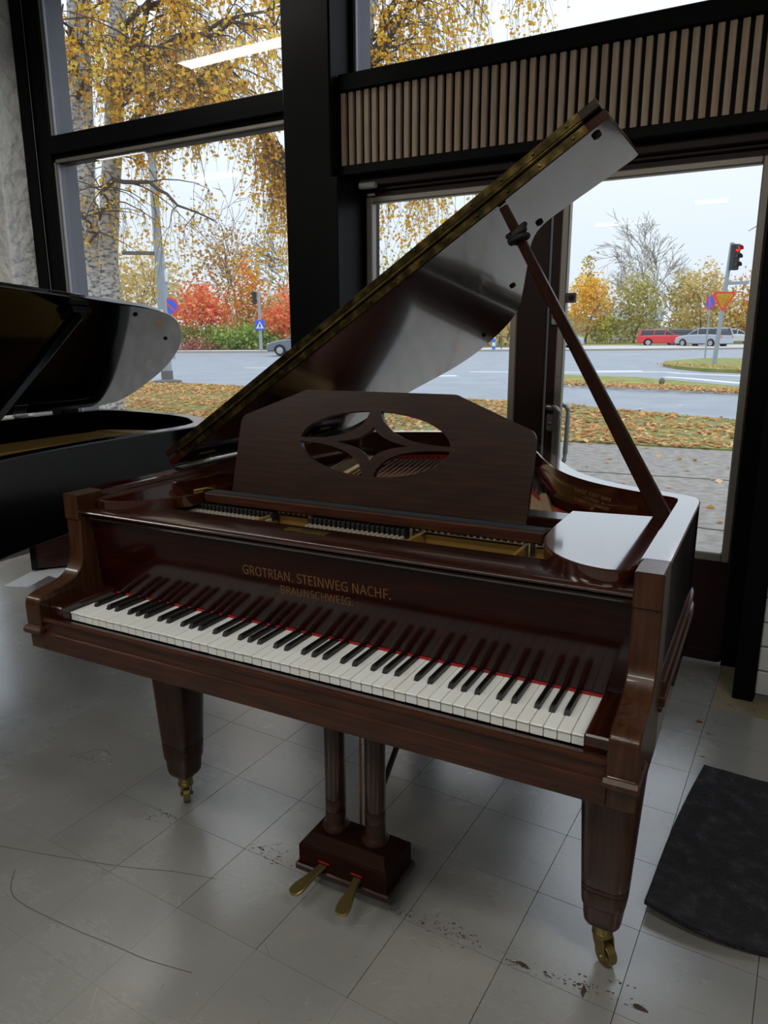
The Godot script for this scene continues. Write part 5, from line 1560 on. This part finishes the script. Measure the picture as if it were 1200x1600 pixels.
func no_parking(t: Node, c: Vector3, r: float, face: float) -> void:
	var b := Basis(Vector3.UP, face)
	var fwd := b * Basis(Vector3(1, 0, 0), Vector3(0, 0, 1), Vector3(0, -1, 0))
	var g := Geo.new()
	disc(g, r, 0.02, Transform3D(fwd, c))
	var s := obj("sign_plate", g, M.sign_red, t)
	g = Geo.new()
	disc(g, r * 0.80, 0.004, Transform3D(fwd, c + b * Vector3(0, 0, 0.012)))
	obj("blue_field", g, M.sign_blue, s)
	obj("red_bar", bx(c + b * Vector3(0, 0, 0.016), Vector3(r * 0.20, r * 1.66, 0.004), 0.0, b * Basis(Vector3.BACK, PI / 4)), M.sign_red, s)

func signal_head(t: Node, c: Vector3, face: float, red_on: bool) -> void:
	var b := Basis(Vector3.UP, face)
	var head := obj("signal_head", bx(c, Vector3(0.30, 0.92, 0.22), 0.03, b), M.signal, t)
	for k in 3:
		var p := c + b * Vector3(0, 0.29 - k * 0.29, 0.115)
		var g := Geo.new()
		disc(g, 0.10, 0.01, Transform3D(b * Basis(Vector3(1, 0, 0), Vector3(0, 0, 1), Vector3(0, -1, 0)), p))
		obj("signal_lens", g, M.signal_red if red_on and k == 0 else M.signal_dark, head)
		var v := Geo.new()
		for i in 10:
			var a0 := lerpf(-0.35, PI + 0.35, i / 10.0)
			var a1 := lerpf(-0.35, PI + 0.35, (i + 1) / 10.0)
			var q0 := b * Vector3(cos(a0), sin(a0), 0)
			var q1 := b * Vector3(cos(a1), sin(a1), 0)
			var f := b * Vector3(0, 0, 0.17)
			v.quad(p + q0 * 0.115, p + q1 * 0.115, p + q1 * 0.115 + f, p + q0 * 0.115 + f, q0, q1, q1, q0)
			v.quad(p + q0 * 0.108, p + q1 * 0.108, p + q1 * 0.108 + f, p + q0 * 0.108 + f, -q0, -q1, -q1, -q0)
		obj("visor", v, M.signal, head)
	if red_on:
		var l := OmniLight3D.new()
		l.name = "signal_light"
		l.position = c + b * Vector3(0, 0.29, 0.2)
		l.light_color = Color(1, 0.12, 0.10)
		l.light_energy = 0.03
		l.light_size = 0.09
		l.omni_range = 60.0
		l.omni_attenuation = 2.0
		l.shadow_enabled = true
		t.add_child(l, true)

func car(label: String, at: Vector3, turn: float, paint: Color, wagon: bool, s := 1.0, tall := 1.0) -> void:
	var t := thing("car", label, "car", at, turn)
	var pm := mat(paint, 0.25)
	pm.clearcoat_enabled = true
	var XY := Transform3D(Basis(Vector3(1, 0, 0), Vector3(0, 1, 0), Vector3(0, 0, 1)), Vector3.ZERO)
	# the nose points to +x
	var L := 2.25 * s
	var body := Geo.new()
	var low := PackedVector2Array()
	low.append_array([Vector2(-L, 0.32), Vector2(-L * 0.995, 0.62)])
	low.append_array(smooth_line([Vector2(-L * 0.985, 0.72), Vector2(-L * 0.95, 0.90 * tall), Vector2(-L * 0.5, 0.96 * tall), Vector2(L * 0.30, 0.95 * tall), Vector2(L * 0.62, 0.88 * tall), Vector2(L * 0.88, 0.76 * tall), Vector2(L * 0.98, 0.62 * tall), Vector2(L, 0.45), Vector2(L * 0.97, 0.26)], 4))
	for c in [0.62, -0.60]:   # wheel arches
		for k in 9:
			var a := PI * k / 8.0
			low.append(Vector2(L * c + cos(a) * 0.37, 0.27 + sin(a) * 0.37))
	low.append(Vector2(-L * 0.97, 0.27))
	body.extr(low, XY, -0.86, 0.86, 0.07)
	obj("body", body, pm, t)
	var top := 1.46 * tall
	var rings := []
	var lowy := 0.93 * tall
	var rear := -L * (0.94 if wagon else 0.80)
	var pts := [[lowy, rear, L * 0.42, 0.80], [lowy + (top - lowy) * 0.55, rear + 0.10, L * 0.20, 0.72], [top - 0.05, rear + 0.24, L * 0.03, 0.62], [top, rear + 0.42, -L * 0.06, 0.54]]
	for p in pts:
		rings.append([Vector3(p[1], p[0], -p[3]), Vector3(p[2], p[0], -p[3]), Vector3(p[2], p[0], p[3]), Vector3(p[1], p[0], p[3])])
	var gl := Geo.new()
	gl.loft([rings[0], rings[1], rings[2]], false, false)
	obj("window", gl, M.car_glass, t)
	var roof := Geo.new()
	roof.loft([rings[2], rings[3]], true, false)
	var pil := [[rear + 0.02, 0.12], [-L * 0.42, 0.05], [L * -0.02, 0.05]]
	for z in [-1.0, 1.0]:
		for p in pil:
			roof.tube([Vector3(p[0], lowy - 0.02, z * 0.805), Vector3(p[0] + 0.12, top - 0.04, z * 0.63)], [p[1] * 0.7], 6)
		roof.tube([Vector3(L * 0.42, lowy - 0.01, z * 0.795), Vector3(L * 0.03, top - 0.04, z * 0.615)], [0.04], 6)
	obj("roof", roof, pm, t)
	for c in [0.62, -0.60]:
		for z in [-1.0, 1.0]:
			var w := Geo.new()
			var ax := Transform3D(Basis(Vector3(1, 0, 0), Vector3(0, 0, z), Vector3(0, -z, 0)), Vector3(L * c, 0.325, z * 0.77))
			w.lathe([Vector2(0, -0.10), Vector2(0.30, -0.10), Vector2(0.325, -0.07), Vector2(0.325, 0.07), Vector2(0.30, 0.10), Vector2(0.215, 0.10), Vector2(0.21, 0.085)], 24, ax)
			var wh := obj("wheel", w, M.rubber, t)
			var rim := Geo.new()
			rim.lathe([Vector2(0.212, 0.088), Vector2(0.06, 0.098), Vector2(0, 0.10)], 20, ax)
			obj("hub_cap", rim, M.hub, wh)
	for z in [-1.0, 1.0]:
		obj("headlamp", bx(Vector3(L * 0.945, 0.66 * tall, z * 0.62), Vector3(0.16, 0.13, 0.32), 0.03), M.lamp_glass, t)
		obj("tail_lamp", bx(Vector3(-L * 0.975, 0.78 * tall, z * 0.68), Vector3(0.10, 0.20, 0.18), 0.03), M.sign_red, t)
	obj("number_plate", bx(Vector3(L * 0.995, 0.44, 0), Vector3(0.03, 0.11, 0.50), 0.004), M.white_plastic, t)
	obj("grille", bx(Vector3(L * 0.965, 0.56, 0), Vector3(0.10, 0.12, 0.80), 0.02), M.rubber, t)

func street_things() -> void:
	M.sign_red = mat(Color(0.92, 0.24, 0.18), 0.5)
	M.sign_blue = mat(Color(0.22, 0.38, 0.86), 0.5)
	M.sign_yellow = mat(Color(1.0, 0.92, 0.15), 0.5)
	M.bollard_blue = mat(Color(0.20, 0.48, 0.88), 0.5)
	M.sign_white = mat(Color(0.90, 0.91, 0.92), 0.5)
	M.zinc = mat(Color(0.62, 0.66, 0.70), 0.55, 0.3)
	M.signal = mat(Color(0.13, 0.14, 0.15), 0.6)
	M.signal_dark = mat(Color(0.10, 0.10, 0.11), 0.3)
	M.signal_red = mat(Color(0.9, 0.1, 0.12), 0.4)
	M.signal_red.emission_enabled = true
	M.signal_red.emission = Color(1.0, 0.08, 0.16)
	M.signal_red.emission_energy_multiplier = 0.9
	M.car_glass = mat(Color(0.16, 0.19, 0.22), 0.08)
	M.hub = mat(Color(0.70, 0.71, 0.72), 0.35, 0.6)
	M.lamp_glass = mat(Color(0.86, 0.88, 0.90), 0.15)
	# lamp post on the lawn
	var t := thing("lamp_post", "grey steel lamp post on the leafy lawn before the tall window", "lamp post", on_ground(-15.02, -15.29))
	pole(t, 9.5, 0.15, 0.075, M.zinc)
	var g := Geo.new()
	g.lathe([Vector2(0, 0), Vector2(0.42, 0), Vector2(0.40, 0.07), Vector2(0.17, 0.10), Vector2(0.17, 0.35), Vector2(0, 0.35)], 20, Transform3D())
	obj("base", g, mat(Color(0.42, 0.42, 0.41), 0.9), t)
	obj("bracket", bx(Vector3(-0.42, 3.62, 0.32), Vector3(0.95, 0.10, 0.06), 0.01, Basis(Vector3.UP, 0.6)), mat(Color(0.42, 0.40, 0.36), 0.8), t)
	# yield sign with traffic light
	t = thing("traffic_light", "traffic light showing red over a yellow yield sign on the grassy island", "traffic light", on_ground(-1.32, -30.51))
	var top := Vector3(0.22, 4.55, 0)
	g = Geo.new()
	g.tube([Vector3(0, 0, 0), Vector3(0.11, 2.3, 0), top], [0.085, 0.08, 0.075], 14)
	obj("pole", g, M.zinc, t)
	var fc := -0.05
	var yb := Basis(Vector3.UP, fc)
	for q in [[0.44, 0.02, 0.09, M.sign_red, "sign_plate"], [0.32, 0.006, 0.104, M.sign_yellow, "yellow_field"]]:
		var o := PackedVector2Array()
		for k in 3:
			var a := -PI / 2 + TAU * k / 3.0
			for e in [-0.12, 0.12]: o.append(Vector2(cos(a + e), sin(a + e)) * q[0] * 0.98)
		g = Geo.new()
		g.extr(o, Transform3D(yb, Vector3(0.135, 2.53, 0) + yb * Vector3(0, 0, q[2])), 0.0, q[1])
		obj(q[4], g, q[3], t)
	signal_head(t, Vector3(0.36, 4.02, 0.08), 0.75, true)
	obj("side_arm", bx(Vector3(0.50, 3.10, 0), Vector3(0.85, 0.12, 0.05), 0.01), M.zinc, t)
	t = thing("parking_sign", "round no-stopping sign on a thin pole left of the yield sign", "road sign", on_ground(-2.18, -37.07))
	pole(t, 3.0, 0.035, 0.035, M.zinc, Vector3(0, 0, 0))
	no_parking(t, Vector3(0.02, 2.62, 0.05), 0.36, -0.9)
	t = thing("parking_sign", "round no-stopping sign over the black piano's raised lid, on a tall thin mast", "road sign", on_ground(-30.55, -32.0))
	g = Geo.new()
	g.tube([Vector3(0, 0, 0), Vector3(-0.2, 3.2, 0), Vector3(-0.42, 7.8, 0)], [0.11, 0.10, 0.07], 12)
	obj("pole", g, M.zinc, t)
	no_parking(t, Vector3(0.14, 2.92, 0.16), 0.50, 0.5)
	obj("mast_box", bx(Vector3(-0.16, 4.6, 0.12), Vector3(0.30, 0.6, 0.2), 0.02, Basis(Vector3.UP, 0.5)), M.sign_white, t)
	# pedestrian crossing with signal
	t = thing("traffic_light", "traffic light pole with a blue pedestrian crossing sign beyond the street", "traffic light", on_ground(-34.24, -45.32))
	pole(t, 4.6, 0.13, 0.10, M.zinc)
	var cb := Basis(Vector3.UP, 0.55)
	signal_head(t, Vector3(-0.42, 4.0, 0.0), -1.6, false)
	var cs := obj("crossing_sign", bx(Vector3(0, 2.0, 0) + cb * Vector3(0, 0, 0.16), Vector3(0.72, 0.72, 0.03), 0.01, cb), M.sign_blue, t)
	g = Geo.new()
	g.extr(PackedVector2Array([Vector2(-0.29, -0.25), Vector2(0.29, -0.25), Vector2(0, 0.29)]), Transform3D(cb, Vector3(0, 2.0, 0) + cb * Vector3(0, 0, 0.175)), 0.0, 0.006)
	obj("white_triangle", g, M.sign_white, cs)
	g = Geo.new()
	var o3 := Vector3(0, 1.94, 0) + cb * Vector3(0, 0, 0.187)
	for q in [[Vector2(0, 0.03), Vector2(-0.07, -0.13)], [Vector2(0, 0.03), Vector2(0.07, -0.13)], [Vector2(0, 0.12), Vector2(0, 0.02)], [Vector2(0, 0.10), Vector2(-0.07, 0.02)], [Vector2(0, 0.10), Vector2(0.06, 0.03)]]:
		g.tube([o3 + cb * Vector3(q[0].x, q[0].y, 0), o3 + cb * Vector3(q[1].x, q[1].y, 0)], [0.022], 6)
	disc(g, 0.035, 0.02, Transform3D(cb * Basis(Vector3(1, 0, 0), Vector3(0, 0, 1), Vector3(0, -1, 0)), o3 + cb * Vector3(0, 0.17, 0)))
	obj("walking_figure", g, M.signal, cs)
	# pale box, blue striped bollard, railing
	t = thing("utility_box", "slim pale roadside box before the green hedge", "box", on_ground(-42.9, -45.6), 0.6)
	obj("cabinet", bx(Vector3(0, 0.75, 0), Vector3(0.55, 1.5, 0.4), 0.03), mat(Color(0.74, 0.76, 0.76), 0.7), t)
	obj("foot", bx(Vector3(0, 0.03, 0), Vector3(0.6, 0.08, 0.45), 0.01), mat(Color(0.5, 0.5, 0.5), 0.9), t)
	t = thing("bollard", "blue and white banded traffic post past the lid's tail", "bollard", on_ground(-17.86, -51.9), 0.35)
	for k in 6:
		obj("band", bx(Vector3(0, 0.20 + k * 0.27, 0), Vector3(0.25, 0.265, 0.14), 0.01), M.bollard_blue if k % 2 == 0 else M.sign_white, t)
	g = Geo.new()
	disc(g, 0.36, 0.03, Transform3D(Basis(Vector3(1, 0, 0), Vector3(0, 0, 1), Vector3(0, -1, 0)), Vector3(0.05, 2.15, 0.02)))
	obj("keep_right_sign", g, M.bollard_blue, t)
	obj("base", bx(Vector3(0, 0.03, 0), Vector3(0.8, 0.07, 0.4), 0.02), mat(Color(0.4, 0.4, 0.4), 0.9), t)
	t = thing("railing", "thin dark metal railing beyond the street behind the banded post", "railing", on_ground(-19.2, -52.6), 0.40)
	var dark := mat(Color(0.25, 0.27, 0.25), 0.6)
	for k in 5:
		obj("post", bx(Vector3(-3.2 + k * 1.6, 0.55, 0), Vector3(0.06, 1.1, 0.06), 0.01), dark, t)
	for y in [0.25, 1.02]:
		g = Geo.new()
		g.tube([Vector3(-3.2, y, 0), Vector3(3.2, y, 0)], [0.03], 6)
		obj("rail", g, dark, t)
	# cars
	car("red estate car in the car park, seen through the right door", on_ground(-8.25, -69.6), 0.20, Color(0.86, 0.08, 0.16), true, 1.0, 1.0)
	car("silver car facing right beside the red one", on_ground(-4.75, -66.6), 2.55, Color(0.66, 0.69, 0.74), true, 1.0, 1.06)
	car("dark car mostly hidden behind the silver one", on_ground(-6.6, -72.6), 0.2, Color(0.17, 0.20, 0.24), false, 1.0, 1.0)
	car("white car farthest right in the car park", on_ground(-3.0, -78.5), 0.35, Color(0.80, 0.84, 0.84), false, 1.0, 1.0)
	car("pale grey van-like car behind the prop stick at the right door edge", on_ground(-15.2, -58.6), 0.4, Color(0.66, 0.71, 0.76), true, 1.0, 1.15)
	car("grey car passing at the left of the black column", on_ground(-26.0, -38.9), PI + 0.42, Color(0.40, 0.43, 0.47), true, 1.0, 1.08)
	# grey roof among the trees and a stone on the verge
	t = thing("house", "grey-roofed low house half hidden among the far trees", "house", on_ground(-19.0, -112.0), 0.2)
	obj("wall", bx(Vector3(0, 1.4, 0), Vector3(9, 2.8, 6), 0.02), mat(Color(0.70, 0.70, 0.68), 0.9), t)
	g = Geo.new()
	g.extr(PackedVector2Array([Vector2(-3.4, 2.8), Vector2(3.4, 2.8), Vector2(0, 4.6)]), Transform3D(Basis(Vector3(0, 0, 1), Vector3.UP, Vector3(-1, 0, 0)), Vector3.ZERO), -4.8, 4.8)
	obj("roof", g, mat(Color(0.56, 0.60, 0.64), 0.8), t)
	t = thing("stone", "small grey-brown stone on the narrow green verge", "stone", on_ground(-1.72, -19.0) + Vector3(0, 0.05, 0))
	var sp := SphereMesh.new()
	sp.radius = 0.5
	sp.height = 1.0
	sp.radial_segments = 12
	sp.rings = 7
	var so := obj("rock", sp, mat(Color(0.46, 0.42, 0.37), 0.95), t)
	so.scale = Vector3(0.15, 0.20, 0.13)
	so.position.y = 0.07
